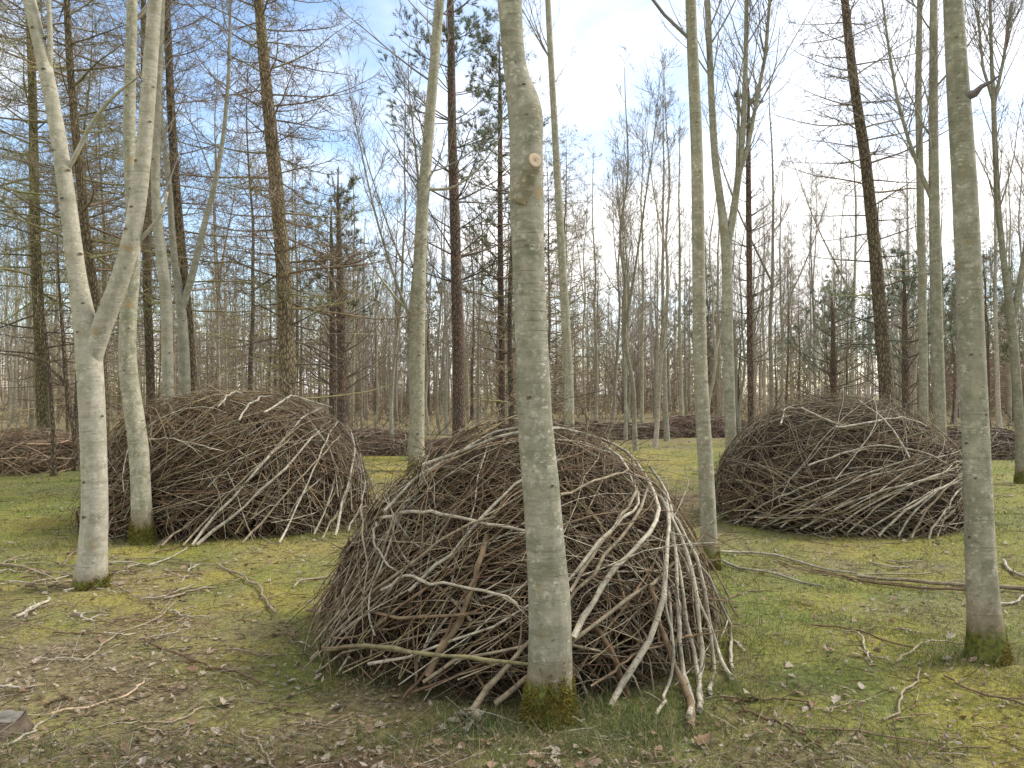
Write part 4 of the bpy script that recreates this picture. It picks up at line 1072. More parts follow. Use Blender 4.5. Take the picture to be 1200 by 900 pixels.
def flow_mid(p, rng):
    x = p[:, 0]; n = len(x)
    # right flank: poles rise and bend over to the left; middle: crossing diagonals; left: rise to the right
    a = np.where(x > 0.45, rng.normal(1.85, 0.3, n), np.where(x < -0.35, rng.normal(0.95, 0.35, n), np.where(rng.random(n) < 0.5, rng.normal(0.7, 0.3, n), rng.normal(2.3, 0.35, n))))
    return a
D1 = Dome(0.05, 5.10, 1.27, 1.18, 1.36, 1.92, 1.62)
ex_mid = [
    dict(px=[(384, 752), (420, 748), (470, 752), (530, 758), (575, 765), (640, 772)], w=(9, 6.5), c=4, out=0.12, twig=3),
    dict(px=[(366, 570 + 148), (420, 712), (480, 722), (540, 716), (600, 715)], w=(6, 4), c=2, out=0.05, twig=2),
    dict(px=[(372, 768), (400, 735), (440, 685), (480, 660), (520, 632), (560, 608), (600, 600)], w=(8, 5), c=1, out=0.06, twig=2),
    dict(px=[(447, 605), (480, 597), (520, 599), (560, 609), (610, 620), (660, 632)], w=(6, 4), c=0, out=0.05),
    dict(px=[(445, 690), (470, 670), (500, 677), (540, 683), (580, 695), (614, 707)], w=(7, 5), c=0, out=0.06, twig=2),
    dict(px=[(443, 740), (438, 720), (440, 690), (448, 660), (458, 620), (468, 590)], w=(5, 3), c=0, out=0.05),
    dict(px=[(440, 610), (446, 640), (455, 665), (475, 670)], w=(5, 3), c=0, out=0.05),
    dict(px=[(548, 830), (575, 795), (610, 760), (650, 720), (700, 668), (745, 605), (760, 560)], w=(9, 5), c=1, out=0.05),
    dict(px=[(508, 790), (520, 760), (545, 700), (565, 660), (580, 620)], w=(13, 8), c=2, out=0.02),
    dict(px=[(475, 818), (500, 775), (525, 740), (550, 690), (575, 650)], w=(7, 5), c=3, out=0.05),
    dict(px=[(578, 820), (605, 800), (630, 780), (660, 760), (720, 712), (765, 680), (790, 650)], w=(9, 6), c=1, out=0.05),
    dict(px=[(720, 818), (740, 780), (758, 745), (766, 715), (772, 680), (776, 640), (782, 610), (783, 580), (775, 560)], w=(10, 6), c=0, out=0.08),
    dict(px=[(766, 832), (774, 800), (782, 770), (787, 735), (780, 690), (772, 650)], w=(8, 5), c=0, out=0.08),
    dict(px=[(668, 742), (700, 700), (725, 660), (750, 632), (764, 605), (768, 575), (756, 548)], w=(10, 6), c=0, out=0.06),
    dict(px=[(662, 690), (690, 655), (715, 625), (735, 590), (740, 565)], w=(8, 5), c=1, out=0.05),
    dict(px=[(814, 832), (812, 790), (808, 740), (803, 690), (794, 640), (785, 600), (768, 560), (745, 530)], w=(10, 5.5), c=0, out=0.06),
    dict(px=[(804, 840), (800, 790), (797, 740), (793, 690), (786, 650), (776, 610)], w=(11, 7), c=0, out=0.07),
    dict(px=[(823, 826), (820, 780), (817, 740), (810, 700), (800, 650), (786, 610), (770, 575)], w=(10, 6), c=0, out=0.06),
    dict(px=[(835, 818), (832, 780), (825, 740), (815, 700), (803, 655), (790, 625)], w=(9, 5), c=0, out=0.05),
    dict(px=[(848, 800), (842, 760), (833, 725), (822, 690), (808, 650), (792, 610), (770, 570)], w=(9, 5), c=0, out=0.05),
    dict(px=[(860, 792), (855, 755), (845, 720), (832, 690), (815, 655), (800, 630)], w=(8, 4), c=0, out=0.04),
    dict(px=[(808, 850), (798, 810), (788, 770), (780, 740), (765, 705), (750, 670)], w=(11, 7), c=2, out=0.06),
    dict(px=[(740, 812), (720, 775), (700, 745), (690, 720)], w=(13, 10), c=3, out=0.0),
    dict(px=[(640, 705), (690, 640), (730, 600), (752, 588), (735, 540), (700, 515)], w=(6, 4), c=0, out=0.05),
    dict(px=[(500, 545), (540, 530), (590, 510), (640, 500), (700, 512), (745, 535), (760, 560)], w=(6, 4), c=0, out=0.03),
    dict(px=[(455, 600), (490, 560), (530, 530), (580, 505), (620, 500)], w=(6, 4), c=0, out=0.03),
    dict(px=[(660, 580), (700, 560), (740, 550), (765, 565), (790, 600)], w=(6, 4), c=1, out=0.05),
    dict(px=[(480, 690), (530, 640), (580, 590), (625, 555), (670, 530)], w=(6, 4), c=0, out=0.05),
    dict(px=[(395, 730), (430, 690), (450, 640), (475, 590), (520, 545)], w=(7, 4), c=1, out=0.04),
    dict(px=[(690, 800), (730, 770), (790, 745), (820, 740)], w=(6, 4), c=2, out=0.05),
]
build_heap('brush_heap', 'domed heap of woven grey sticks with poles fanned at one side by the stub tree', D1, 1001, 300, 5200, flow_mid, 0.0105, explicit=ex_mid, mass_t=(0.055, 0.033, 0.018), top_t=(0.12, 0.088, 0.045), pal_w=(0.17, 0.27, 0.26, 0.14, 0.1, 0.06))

def flow_left(p, rng):
    x = p[:, 0] - D2.c[0]; n = len(x)
    return np.where(x > 0.8, rng.normal(1.5, 0.25, n), np.where(x < -0.9, rng.normal(0.5, 0.5, n), rng.normal(0.85, 0.22, n)))
D2 = Dome(-3.36, 9.55, 1.66, 1.42, 1.56, 2.35)
ex_left = [
    dict(px=[(229, 638), (262, 595), (311, 539), (355, 490), (382, 476)], w=(6, 3.5), c=0, out=0.05),
    dict(px=[(238, 637), (275, 605), (320, 562), (365, 515), (395, 490)], w=(6, 3.5), c=0, out=0.06),
    dict(px=[(215, 640), (240, 610), (280, 570), (320, 530), (350, 505)], w=(4, 3), c=1, out=0.05),
    dict(px=[(258, 476), (266, 463), (280, 459), (292, 462)], w=(4, 3), c=0, out=0.06),
    dict(px=[(284, 492), (292, 474), (308, 464), (326, 464)], w=(4, 3), c=0, out=0.06),
    dict(px=[(310, 484), (330, 472), (345, 463), (360, 468), (395, 480)], w=(4, 3), c=0, out=0.06),
    dict(px=[(172, 515), (200, 513), (235, 520), (270, 530)], w=(3.5, 2.5), c=0, out=0.05),
    dict(px=[(330, 636), (345, 600), (362, 560), (385, 515), (400, 490)], w=(3.5, 2.5), c=0, out=0.05),
    dict(px=[(392, 628), (402, 590), (415, 555), (418, 525), (408, 500)], w=(4, 3), c=0, out=0.05),
    dict(px=[(410, 622), (422, 590), (430, 560), (424, 530), (412, 505)], w=(3.5, 2.5), c=0, out=0.04),
    dict(px=[(380, 634), (395, 600), (410, 570), (420, 540)], w=(3.5, 2.5), c=1, out=0.04),
    dict(px=[(285, 637), (320, 600), (355, 560), (380, 530), (402, 505)], w=(4, 2.5), c=1, out=0.05),
    dict(px=[(195, 640), (225, 610), (250, 590), (300, 560)], w=(4, 3), c=1, out=0.05),
]
build_heap('brush_heap', 'broad brown heap of sticks slanting up to one side, behind the pale forked tree', D2, 1003, 300, 5600, flow_left, 0.0115, explicit=ex_left, thick=1.35, pal_w=(0.18, 0.28, 0.28, 0.14, 0.07, 0.05), mass_t=(0.072, 0.046, 0.025), top_t=(0.19, 0.14, 0.072), Lr=(1.2, 3.0))

def flow_right(p, rng):
    x = p[:, 0] - D3.c[0]; z = p[:, 2]; n = len(x)
    return np.where(x > 1.0, rng.normal(1.3, 0.35, n), np.where(z < 0.7, rng.normal(0.35, 0.15, n), rng.normal(0.1, 0.35, n)))
D3 = Dome(4.02, 9.65, 1.55, 1.35, 1.48, 2.1)
ex_right = []
for k in range(13):
    x0 = 858 + k * 19; y0 = 612 + 1.6 * k
    x1 = min(x0 + 150 + 20 * (k % 3), 1128); y1 = y0 - 62 - 6 * (k % 4)
    ex_right.append(dict(px=[(x0, y0), (x0 + (x1 - x0) * 0.3, y0 - (y0 - y1) * 0.42), (x0 + (x1 - x0) * 0.65, y0 - (y0 - y1) * 0.78), (x1, y1)], w=(4, 2.6), c=k % 2 if k % 3 else 0, out=0.05))
ex_right += [dict(px=[(915, 497), (917, 478), (935, 478), (965, 492), (1000, 500)], w=(4, 3), c=0, out=0.05),
             dict(px=[(1008, 470), (1030, 490), (1052, 515), (1068, 540)], w=(4, 3), c=0, out=0.05),
             dict(px=[(975, 500), (1010, 497), (1050, 488), (1090, 500)], w=(4, 3), c=0, out=0.05),
             dict(px=[(945, 545), (985, 530), (1030, 520), (1080, 528), (1110, 545)], w=(3.5, 2.5), c=0, out=0.05)]
build_heap('brush_heap', 'low rounded heap of long sticks sweeping sideways, behind the spurred tree', D3, 1005, 300, 5600, flow_right, 0.0105, explicit=ex_right, thick=1.35, pal_w=(0.19, 0.31, 0.25, 0.12, 0.09, 0.04), mass_t=(0.06, 0.042, 0.026), top_t=(0.14, 0.11, 0.065), Lr=(1.2, 3.0))

# far brushwood banks
def bank(label, cx, cy, rx, ry, H, n, seed, t0, t1):
    D = Dome(cx, cy, rx, ry, H, 2.0)
    build_heap('brushwood_bank', label, D, seed, 40, n, lambda p, rng: rng.normal(0.2, 0.5, len(p)), 0.012, thick=2.2, mass_t=t0, top_t=t1, Lr=(0.9, 2.2), pal_w=(0.08, 0.22, 0.35, 0.25, 0.05, 0.05))
p = on_ground(432, 536); bank('low reddish brushwood bank between the brown heap and the leaning pale trunk', p[0], p[1] + 1.3, 1.5, 1.2, 0.62, 1400, 1011, (0.17, 0.12, 0.085), (0.24, 0.17, 0.12))
p = on_ground(8, 560); bank('loose russet brushwood bank beside the ivy-dark larch', p[0] - 0.5, p[1] + 1.5, 1.5, 1.5, 0.85, 1600, 1013, (0.21, 0.15, 0.09), (0.27, 0.19, 0.12))
p = on_ground(690, 516); bank('long dark brushwood bank across the clearing behind the domed heap', p[0] + 0.4, p[1] + 1.5, 3.6, 1.2, 0.6, 1700, 1015, (0.13, 0.098, 0.072), (0.18, 0.135, 0.098))
p = on_ground(822, 514); bank('tall reddish brushwood bank between the slim grey tree and the sweeping heap', p[0] + 0.4, p[1] + 1.5, 2.2, 1.3, 0.8, 1400, 1017, (0.15, 0.105, 0.078), (0.20, 0.14, 0.105))
p = on_ground(1168, 540); bank('low dark brushwood bank behind the low-forked grey tree', p[0] + 0.3, p[1] + 1.4, 2.0, 1.1, 0.75, 1300, 1019, (0.105, 0.082, 0.06), (0.15, 0.12, 0.085))

# logs beyond the middle heap
def log(label, a, b_, r, tint):
    a = np.asarray(a); b_ = np.asarray(b_); K = 8
    P = a[None] + (b_ - a)[None] * np.linspace(0, 1, K)[:, None]; P[:, 2] += r * 0.9
    c = (a + b_) / 2; mb = MB(); mb.tubes(P, r * (1 + 0.06 * np.sin(np.arange(K) * 1.9)), 12, (1, 1, 1))
    m = tag(thing('felled_log', label, 'log', c, None))
    lo = obj('bark', mb.mesh('bark', M_PINE, c), m); lo.color = tint
    for s, e in ((0, -1), (K - 1, 1)):
        ax = norm((b_ - a)[None])[0] * e; cb = MB(); S = 12; q = np.arange(S) * 2 * math.pi / S
        U = norm(np.cross(ax, [0, 0, 1])[None])[0]; V = np.cross(ax, U)
        rim = P[s] + ax * 0.004 + (np.cos(q)[:, None] * U + np.sin(q)[:, None] * V) * r * 0.97
        cb.add(np.concatenate([rim, (P[s] + ax * 0.008)[None]]), [np.stack([np.arange(S), (np.arange(S) + 1) % S, np.full(S, S)], 1)], (0.36, 0.25, 0.15))
        obj('cut_end', cb.mesh('cut_end', M_WOOD, c), m)
g1 = on_ground(497, 527); g2 = on_ground(534, 523)
log('reddish felled log lying behind the domed heap', g1, g2, 0.13, (0.75, 0.6, 0.55, 1))
g1 = on_ground(492, 533); g2 = on_ground(540, 530)
log('greyer felled log lying in front of the reddish log', g1, g2, 0.10, (1.1, 1.05, 1.0, 1))

# ------------------------------------------------------------------ sticks lying on the ground
def ground_stick(label, px, w, c, seed, name='fallen_branch', twigs=2, group=None, lift=0.012, tint=None):
    rng = np.random.default_rng(seed)
    pts = np.array([on_ground(x, y) for x, y in px])
    rows = dense(np.concatenate([pts, np.linspace(w[0], w[1], len(pts))[:, None]], 1), 27)[::2]
    rows[:, 3] = np.maximum(rows[:, 3] * 0.33 * rows[:, 1] / F_PX, 0.0018)
    rows[:, 2] = gh(rows[:, 0], rows[:, 1]) + rows[:, 3] + lift * (0.4 + np.abs(np.sin(np.linspace(0.3, 5, len(rows)) + seed)))
    rows[:, :2] += rng.normal(0, 0.009, (len(rows), 2))
    t = (PAL[c] if tint is None else np.array(tint)) * rng.uniform(0.85, 1.1)
    b = MB(); b.tubes(rows[:, :3], rows[:, 3], 6, t, True)
    if twigs:
        p, d, r, u, i = spawn(rows[None, :, :3], rows[None, :, 3], twigs, 0.25, 0.95, 0.6, rng, 0.85)
        d[:, 2] = np.abs(d[:, 2]) * 0.5 + 0.02
        b.tubes(grow(p, norm(d), rng.uniform(0.1, 0.35, len(p)), 4, -0.03, 0.12, rng), taper(len(p), 4, np.clip(r * 0.5, 0.0015, 0.006), 0.4), 4, t)
    o_ = rows[0, :3].copy()
    o = obj(name, b.mesh(name, M_STICK, o_)); o.location = o_
    return tag(o, label, 'branch', group)
ground_stick('long pale arched pole lying from the slim grey tree towards the fallen poles', [(845, 648), (880, 648), (915, 652), (945, 663), (985, 672), (1040, 678)], (5, 4), 0, 1, 'fallen_pole')
ground_stick('pale bent branch on moss just below the long arched pole', [(847, 660), (868, 668), (900, 673), (930, 682), (962, 690)], (5, 3.5), 0, 2)
ground_stick('stout grey fallen pole passing behind the spurred tree', [(1000, 675), (1050, 680), (1100, 684), (1150, 688), (1215, 696)], (6, 9), 1, 3, 'fallen_pole')
ground_stick('brown fallen pole lying along the stout grey pole', [(950, 668), (1010, 680), (1080, 690), (1140, 692)], (4, 5), 3, 4, 'fallen_pole')
ground_stick('thin brown branch lying over the long arched pole', [(905, 655), (940, 668), (990, 676), (1060, 683)], (3, 3), 2, 5)
ground_stick('straight thin pale stick just behind the stout grey pole', [(1005, 674), (1060, 673), (1103, 670)], (3, 2.5), 1, 6, twigs=0)
ground_stick('crooked white branch end leaning on the fallen poles past the spurred tree', [(1176, 660), (1182, 668), (1195, 675), (1215, 682)], (6, 5), 0, 7)
ground_stick('pale crooked stick beside the foot of the spurred tree', [(1172, 708), (1190, 706), (1210, 696)], (5, 4), 0, 8)
ground_stick('dark twiggy branch lying on moss between domed heap and spurred tree', [(952, 738), (985, 743), (1015, 750), (1045, 762), (1068, 768)], (3.5, 3), 3, 9)
ground_stick('short pale stick on moss beside the dark twiggy branch', [(1007, 750), (1014, 768), (1022, 788)], (4, 3), 0, 10, twigs=0)
ground_stick('hooked pale branch curving to the spurred tree', [(1051, 786), (1056, 776), (1080, 764), (1105, 757), (1132, 758)], (4, 3.5), 1, 11)
ground_stick('wavy pale branch on moss below the hooked one', [(1036, 857), (1050, 848), (1060, 825), (1075, 808), (1078, 792)], (5, 3.5), 1, 12)
ground_stick('brown straight branch beyond the wavy pale branch', [(1100, 796), (1125, 812), (1160, 826), (1210, 840)], (4, 5), 2, 13)
ground_stick('dark broken branch on litter past the fanned poles', [(868, 836), (900, 852), (935, 868), (962, 884)], (6, 4), 3, 14)
ground_stick('thin dark branch across the grass below the wavy one', [(945, 862), (1000, 870), (1060, 880), (1120, 884), (1160, 886)], (4, 3), 2, 15)
ground_stick('thin twig reaching from the fanned poles over litter', [(836, 824), (870, 828), (905, 828), (945, 834)], (3.5, 3), 3, 16)
ground_stick('tan stripped stick on leaf litter', [(58, 832), (90, 826), (120, 822), (150, 812), (172, 796)], (4.5, 4), 0, 17, twigs=0, tint=(0.40, 0.30, 0.19))
ground_stick('long thin curving branch over mossy hummock', [(95, 776), (115, 760), (130, 748), (165, 738), (190, 722), (205, 708)], (3.5, 4), 1, 18)
ground_stick('dark slender branch lying on brown leaves', [(170, 752), (210, 768), (245, 782), (285, 790), (312, 802)], (4, 4.5), 3, 19, twigs=5)
ground_stick('short grey branch lying on moss near the pale forked tree', [(192, 705), (215, 698), (255, 692)], (5, 4), 1, 20)
ground_stick('forked grey branch lying on moss between brown and domed heaps', [(255, 664), (280, 678), (300, 690), (314, 708), (323, 722)], (4, 5), 1, 21, twigs=4)
ground_stick('grey stick half sunk in moss at the litter edge', [(135, 845), (185, 846), (215, 841), (235, 828)], (4, 4), 1, 22)
ground_stick('bent pale stick lying on litter by the red soil', [(282, 856), (300, 866), (312, 882), (322, 900)], (4, 5), 1, 23, twigs=0)
ground_stick('white stick jutting from the tree stump over leaves', [(0, 872), (20, 862), (40, 852), (50, 838)], (5, 4), 0, 24)
ground_stick('bleached stick pointing at the stump', [(-10, 806), (20, 806), (48, 804)], (6, 4), 0, 25, twigs=0)
ground_stick('long grey pole in the tangle by the pale forked tree', [(-20, 664), (20, 664), (45, 672), (70, 686)], (6, 3), 1, 26, 'fallen_pole')
ground_stick('pale branch slanting through the tangle by the pale forked tree', [(15, 730), (40, 718), (60, 706)], (6, 5), 0, 27)
ground_stick('curly twig on moss beside the domed heap', [(345, 690), (350, 684), (372, 680), (400, 674)], (4, 3), 1, 28)
ground_stick('thin arching stem crossing the grass at the thick stub tree', [(545, 838), (590, 842), (640, 846), (690, 850)], (2.5, 2), 0, 29, twigs=0, lift=0.03)
# the many small ones
for k in range(96):
    if k < 18 or k >= 56: cx, cy = rg.uniform(-10, 230), rg.uniform(645, 745)
    elif k < 32: cx, cy = rg.uniform(850, 1200), rg.uniform(630, 890)
    else: cx, cy = rg.uniform(0, 480), rg.uniform(660, 885)
    a = rg.gauss(0.1, 0.5); L = rg.uniform(22, 75)
    dx, dy = math.cos(a) * L / 2, -math.sin(a) * L / 2 * 0.45; bow = rg.uniform(-6, 6)
    ci = rg.choice([0, 0, 1, 1, 2, 2, 3, 4])
    lab, grp = (('small pale grey stick lying loose on the moss and litter', 'small pale sticks on the moss') if ci < 2 else ('small brown stick lying loose on the moss and litter', 'small brown sticks on the moss'))
    ground_stick(lab, [(cx - dx, cy - dy), (cx, cy + bow), (cx + dx, cy + dy)], (rg.uniform(2.5, 4.5), 2), ci, 200 + k, 'fallen_stick', rg.choice([0, 1, 2]), grp)

# tree stump at the left edge
def stump():
    c = on_ground(2, 848); r = 0.095; h = 0.065; S = 18; a = np.arange(S) * 2 * math.pi / S
    root = thing('tree_stump', 'weathered dark tree stump among leaf litter', 'stump', c)
    b = MB(); V = []; prof = [(1.5, -0.05), (1.22, 0.02), (1.08, 0.035), (1.0, h - 0.012), (0.96, h)]
    for (s, z) in prof:
        for j in range(S):
            q = s * r * (1 + 0.09 * math.sin(a[j] * 5) * (1.2 if z < 0.03 else 0.5) + 0.04 * math.sin(a[j] * 3 + 1))
            V.append(c + np.array([math.cos(a[j]) * q, math.sin(a[j]) * q, z + (0.012 * math.sin(a[j] * 4) + 0.012 * math.cos(a[j]) if z > 0.05 else 0)]))
    k = np.arange(len(prof) - 1)[:, None] * S; s = np.arange(S)[None, :]; s2 = (s + 1) % S
    q = np.stack([k + s, k + s2, k + S + s2, k + S + s], -1).reshape(-1, 4)
    b.add(V, [q], (0.085, 0.062, 0.043)); o = obj('bark', b.mesh('bark', M_STICK, c), root)
    cb = MB(); V = []; tn = []
    for (sf, z, t) in ((0.955, h + 0.001, 0.10), (0.8, h + 0.008, 0.16), (0.45, h + 0.006, 0.13), (0.1, h + 0.004, 0.08)):
        for j in range(S):
            qq = sf * r * (1 + 0.035 * math.sin(a[j] * 5)); V.append(c + np.array([math.cos(a[j]) * qq, math.sin(a[j]) * qq, z + (0.012 * math.sin(a[j] * 4) + 0.012 * math.cos(a[j])) * sf])); tn.append((t, t * 0.9, t * 0.75))
    k = np.arange(3)[:, None] * S; q = np.stack([k + s, k + S + s, k + S + s2, k + s2], -1).reshape(-1, 4)[:, ::-1]
    cb.add(V, [q, (np.arange(S) + 3 * S)[None]], np.array(tn)); obj('cut_top', cb.mesh('cut_top', M_WOOD, c), root)
stump()

# ------------------------------------------------------------------ dead leaves
def leaf_mesh(seed, tint):
    """a curled, lobed dry leaf, about 1 unit long"""
    rng = np.random.default_rng(seed); n = 13
    u = np.linspace(0, 1, n); w = 0.30 * np.sin(np.pi * u ** 0.8) * (1 + 0.32 * np.sin(u * 21 + rng.random() * 6)) + 0.01
    cu = rng.uniform(0.25, 0.9); ben = rng.uniform(-0.5, 0.8); tw = rng.uniform(-0.7, 0.7)
    V = []; C = []
    for i in range(n):
        zc = ben * 0.35 * (u[i] - 0.4) ** 2 + 0.03
        for s in (-1, -0.5, 0, 0.5, 1):
            x = s * w[i]; z = zc + cu * 0.55 * abs(s) ** 1.6 * w[i] + tw * x * (u[i] - 0.3) + rng.normal(0, 0.012)
            V.append((x, u[i] - 0.5, z)); C.append(np.array(tint) * (0.8 if s == 0 else rng.uniform(0.85, 1.1)))
    q = [(i * 5 + j, i * 5 + j + 1, i * 5 + j + 6, i * 5 + j + 5) for i in range(n - 1) for j in range(4)]
    b = MB(); b.add(V, [np.array(q)], np.array(C)); return b.mesh('dead_leaf', M_LEAF)
LEAF_T = [(0.31, 0.255, 0.19), (0.27, 0.19, 0.125), (0.36, 0.31, 0.245), (0.22, 0.14, 0.09), (0.33, 0.27, 0.20), (0.27, 0.20, 0.14)]
LEAVES = [leaf_mesh(2000 + i, LEAF_T[i % 6]) for i in range(12)]
def put_leaf(p, s, label=None, group=None, k=None):
    k = rg.randrange(12) if k is None else k
    o = obj('dead_leaf', LEAVES[k])
    if label is None:
        label, group = (('curled pale tan dead leaf lying on the moss', 'pale dead leaves on the moss') if k % 2 == 0 else ('curled dark brown dead leaf lying on the moss', 'brown dead leaves on the moss'))
    o.location = (p[0], p[1], float(gh(p[0], p[1])) + 0.006 + 0.1 * s); o.scale = (s, s, s)
    o.rotation_euler = (rg.gauss(0, 0.35), rg.gauss(0, 0.35), rg.uniform(0, 6.28))
    return tag(o, label, 'leaf', group)
cl = [(150, 800, 130, 55), (180, 870, 150, 28), (300, 770, 90, 40), (420, 860, 100, 30), (640, 880, 140, 18), (900, 700, 120, 60), (930, 850, 110, 35), (1080, 800, 110, 70), (200, 700, 120, 35), (1060, 640, 70, 20)]
cnt = 0
while cnt < 250:
    cx, cy, sx, sy = cl[rg.randrange(len(cl))] if rg.random() < 0.75 else (600, 760, 420, 90)
    x, y = rg.gauss(cx, sx * 0.7), rg.gauss(cy, sy * 0.7)
    if not (-20 < x < 1220 and 600 < y < 905): continue
    p = on_ground(x, y)
    if ((p[0] - D1.c[0]) / 1.2) ** 2 + ((p[1] - D1.c[1]) / 1.1) ** 2 < 1: continue
    put_leaf(p, rg.uniform(0.03, 0.072)); cnt += 1
for (x, y, s) in ((545, 842, 0.12), (556, 838, 0.11), (552, 852, 0.09)):
    put_leaf(on_ground(x, y), s, 'large whitish crumpled leaf by the stick ends of the domed heap', 'crumpled white leaves by the domed heap', 2)
for (x, y, s) in ((262, 823, 0.10), (270, 821, 0.08)):
    put_leaf(on_ground(x, y), s, 'big bleached leaf lying on the brown litter patch', 'bleached leaves on the litter', 2)
put_leaf(on_ground(397, 828), 0.10, 'bleached leaf lying flat on moss in front of the domed heap', None, 2)
put_leaf(on_ground(880, 826), 0.12, 'large lobed brown leaf at the ends of the fanned poles', None, 0)
put_leaf(on_ground(826, 872), 0.11, 'big drooping russet leaf on grass at the fanned poles', None, 3)

# ------------------------------------------------------------------ grass, moss fronds and fine litter (nobody could count them)
def field(n, d0, d1, rng, pw=1.0):
    u = rng.random(n); d = 1 / (1 / d0 + u * (1 / d1 - 1 / d0))           # thins out with distance
    x = rng.uniform(-1, 1, n) * (0.70 * d + 0.8)
    return x, d
def grass():
    rng = np.random.default_rng(3001); b = MB()
    x, y = field(260000, 2.9, 30, rng)
    lit, soil, lush = g_masks(x, y)
    near = np.zeros(len(x))
    for (cx, cy, r) in ((D1.c[0], D1.c[1] - 0.15, 1.45), (D2.c[0], D2.c[1], 1.9), (D3.c[0], D3.c[1], 1.75), (0.175, 3.77, 0.4), (2.7, 4.5, 0.4), (-4.3, 8.1, 0.4), (1.73, 6.9, 0.3)):
        q = np.sqrt((x - cx) ** 2 + (y - cy) ** 2); near = np.maximum(near, np.exp(-((q - r * 0.9) / 0.22) ** 2))
    keep = rng.random(len(x)) < (1 - 0.72 * lit) * (1 - 0.9 * soil)
    x, y, lit, lush, near = (a[keep] for a in (x, y, lit, lush, near)); n = len(x)
    tuft = np.clip((fbm(x * 4, y * 4, 81, 3) - 0.52) * 8, 0, 1) * lush
    h = (0.010 + 0.014 * rng.random(n)) + (0.045 * np.maximum(tuft, near * 0.9) + 0.008 * lush) * rng.random(n)
    sc = np.clip(y / 5.0, 0.75, 4); w = 0.0022 * sc
    p = np.stack([x, y, gh(x, y) - 0.004], 1)
    d = rng.normal(0, 0.75, (n, 3)); d[:, 2] = 1; d = norm(d)
    az = rng.random(n) * 6.28; sd = np.stack([np.cos(az), np.sin(az), 0 * az], 1) * w[:, None]
    V = np.stack([p - sd, p + sd, p + d * (h * np.clip(sc, 1, 1.6))[:, None]], 1)
    c = g_colour(x, y) * np.exp(rng.normal(0, 0.42, (n, 1))) * 1.1
    gm = np.clip(np.maximum(tuft, near), 0, 1)[:, None] * 0.75
    c = c * (1 - gm) + np.array([0.085, 0.125, 0.03]) * gm * np.exp(rng.normal(0, 0.2, (n, 1)))
    dry = rng.random(n) < 0.2; c[dry] = np.array([0.30, 0.25, 0.14]) * rng.uniform(0.7, 1.1, (dry.sum(), 1))
    b.add(V.reshape(-1, 3), [np.arange(n * 3).reshape(n, 3)], np.repeat(c, 3, 0))
    tag(obj('grass', b.mesh('grass', M_BLADE, (0, 0, 0), False)), 'short mossy grass covering the clearing floor', 'grass', kind='stuff')
grass()
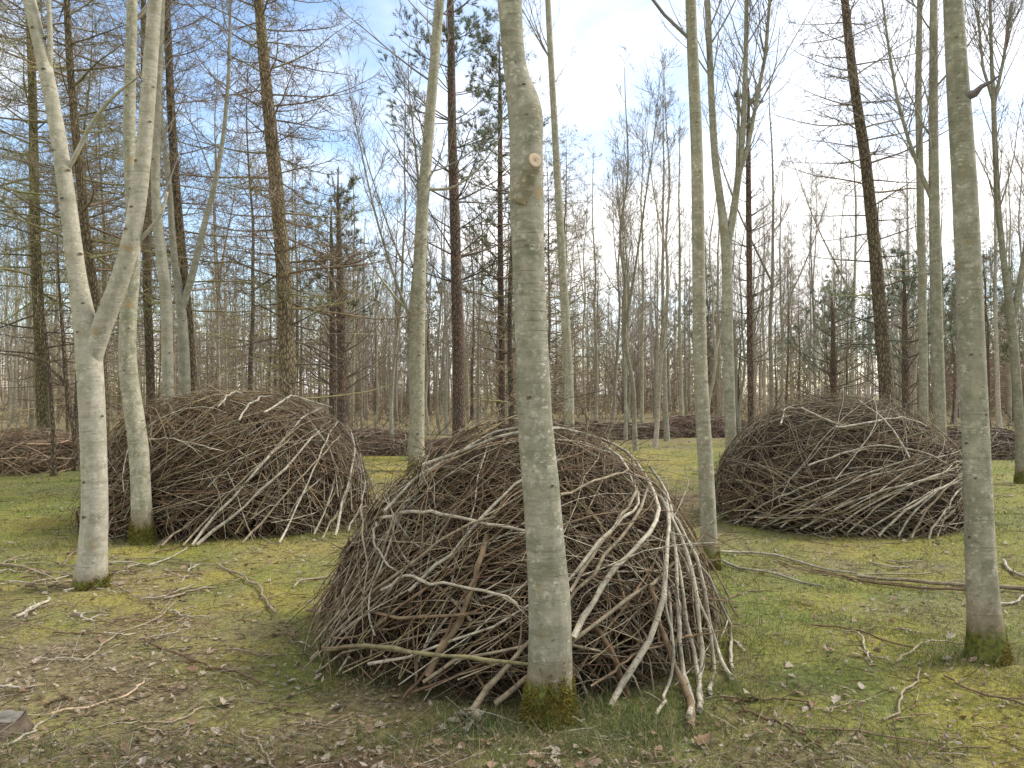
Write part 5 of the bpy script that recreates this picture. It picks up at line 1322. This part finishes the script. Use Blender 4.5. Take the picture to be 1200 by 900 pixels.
def long_grass():
    """curved longer blades round the stub tree, the poles and the heaps"""
    rng = np.random.default_rng(3003); b = MB(); P0 = []
    for (px, py, sx, sy, n) in ((560, 845, 60, 14, 500), (700, 830, 70, 12, 800), (760, 850, 60, 16, 700), (860, 820, 40, 20, 350), (640, 870, 220, 16, 900), (890, 760, 30, 40, 350), (1110, 775, 50, 12, 500), (860, 605, 30, 10, 300), (480, 800, 60, 14, 350), (60, 640, 60, 20, 300), (250, 880, 160, 14, 350), (30, 880, 40, 20, 150), (180, 632, 40, 6, 200), (1000, 880, 150, 18, 500)):
        for _ in range(n):
            P0.append(on_ground(np.clip(rng.normal(px, sx * 0.7), -40, 1240), np.clip(rng.normal(py, sy * 0.7), 560, 930)))
    P0 = np.array(P0); n = len(P0); P0[:, 2] -= 0.005
    d = rng.normal(0, 0.45, (n, 3)); d[:, 2] = 1
    L = rng.uniform(0.04, 0.13, n); T = grow(P0, d, L, 4, -0.12, 0.06, rng, -0.5)
    az = rng.random(n) * 6.28; sd = np.stack([np.cos(az), np.sin(az), 0 * az], 1)[:, None, :] * (np.array([1, 0.9, 0.6, 0.1])[None, :, None] * 0.0016)
    V = np.stack([T - sd, T + sd], 2).reshape(n, 8, 3)
    base = np.arange(n)[:, None] * 8
    q = np.concatenate([base + np.array([[0, 1, 3, 2]]), base + np.array([[2, 3, 5, 4]]), base + np.array([[4, 5, 7, 6]])])
    c = np.array([0.095, 0.135, 0.035]) * np.exp(rng.normal(0, 0.25, (n, 1))); dry = rng.random(n) < 0.28
    c[dry] = np.array([0.32, 0.27, 0.15]) * rng.uniform(0.7, 1.1, (dry.sum(), 1))
    b.add(V.reshape(-1, 3), [q], np.repeat(c, 8, 0))
    tag(obj('long_grass', b.mesh('long_grass', M_BLADE, (0, 0, 0), True)), 'longer green and straw grass at trunks and heap edges', 'grass', kind='stuff')
long_grass()
def litter():
    rng = np.random.default_rng(3005); b = MB()
    x, y = field(95000, 2.9, 26, rng); lit, soil, lush = g_masks(x, y)
    k = rng.random(len(x)) < 0.12 + 0.06 * np.clip((y - 7) / 6, 0, 1) + 0.36 * lit ** 1.3; x = x[k]; y = y[k]; n = len(x)
    # leaf scraps
    m = int(n * 0.35); p = np.stack([x[:m], y[:m], gh(x[:m], y[:m]) + 0.008 + 0.012 * rng.random(m)], 1)
    s = rng.uniform(0.008, 0.026, m) * np.clip(y[:m] / 6, 0.8, 2)
    a = rng.random(m) * 6.28; t1 = np.stack([np.cos(a), np.sin(a), rng.normal(0, 0.35, m)], 1); t2 = np.stack([-np.sin(a), np.cos(a), rng.normal(0, 0.35, m)], 1)
    V = np.stack([p - t1 * s[:, None], p - t2 * (s * 0.5)[:, None], p + t1 * s[:, None] + np.array([0, 0, 0.006]), p + t2 * (s * 0.6)[:, None]], 1)
    c = np.array(LEAF_T)[rng.integers(0, 6, m)] * rng.uniform(0.55, 0.95, (m, 1))
    b.add(V.reshape(-1, 3), [np.arange(m * 4).reshape(m, 4)], np.repeat(c, 4, 0))
    # twiglets
    st = np.stack([x[m:], y[m:], gh(x[m:], y[m:]) + 0.008], 1); n2 = len(st)
    d = rng.normal(0, 1, (n2, 3)); d[:, 2] = rng.normal(0.05, 0.12, n2)
    T = grow(st, d, rng.uniform(0.04, 0.26, n2), 4, 0, 0.1, rng); T[:, :, 2] = np.maximum(T[:, :, 2], gh(T[:, :, 0], T[:, :, 1]) + 0.004)
    b.ribbons(T, taper(n2, 4, rng.uniform(0.0014, 0.0032, n2) * np.clip(st[:, 1] / 6, 0.8, 2), 0.5), PAL[rng.integers(0, 5, n2)] * rng.uniform(0.55, 1.0, (n2, 1)), rng)
    tag(obj('leaf_litter', b.mesh('leaf_litter', M_LEAF, (0, 0, 0), False)), 'fine brown litter of leaf scraps and twiglets on the moss', 'litter', kind='stuff')
litter()
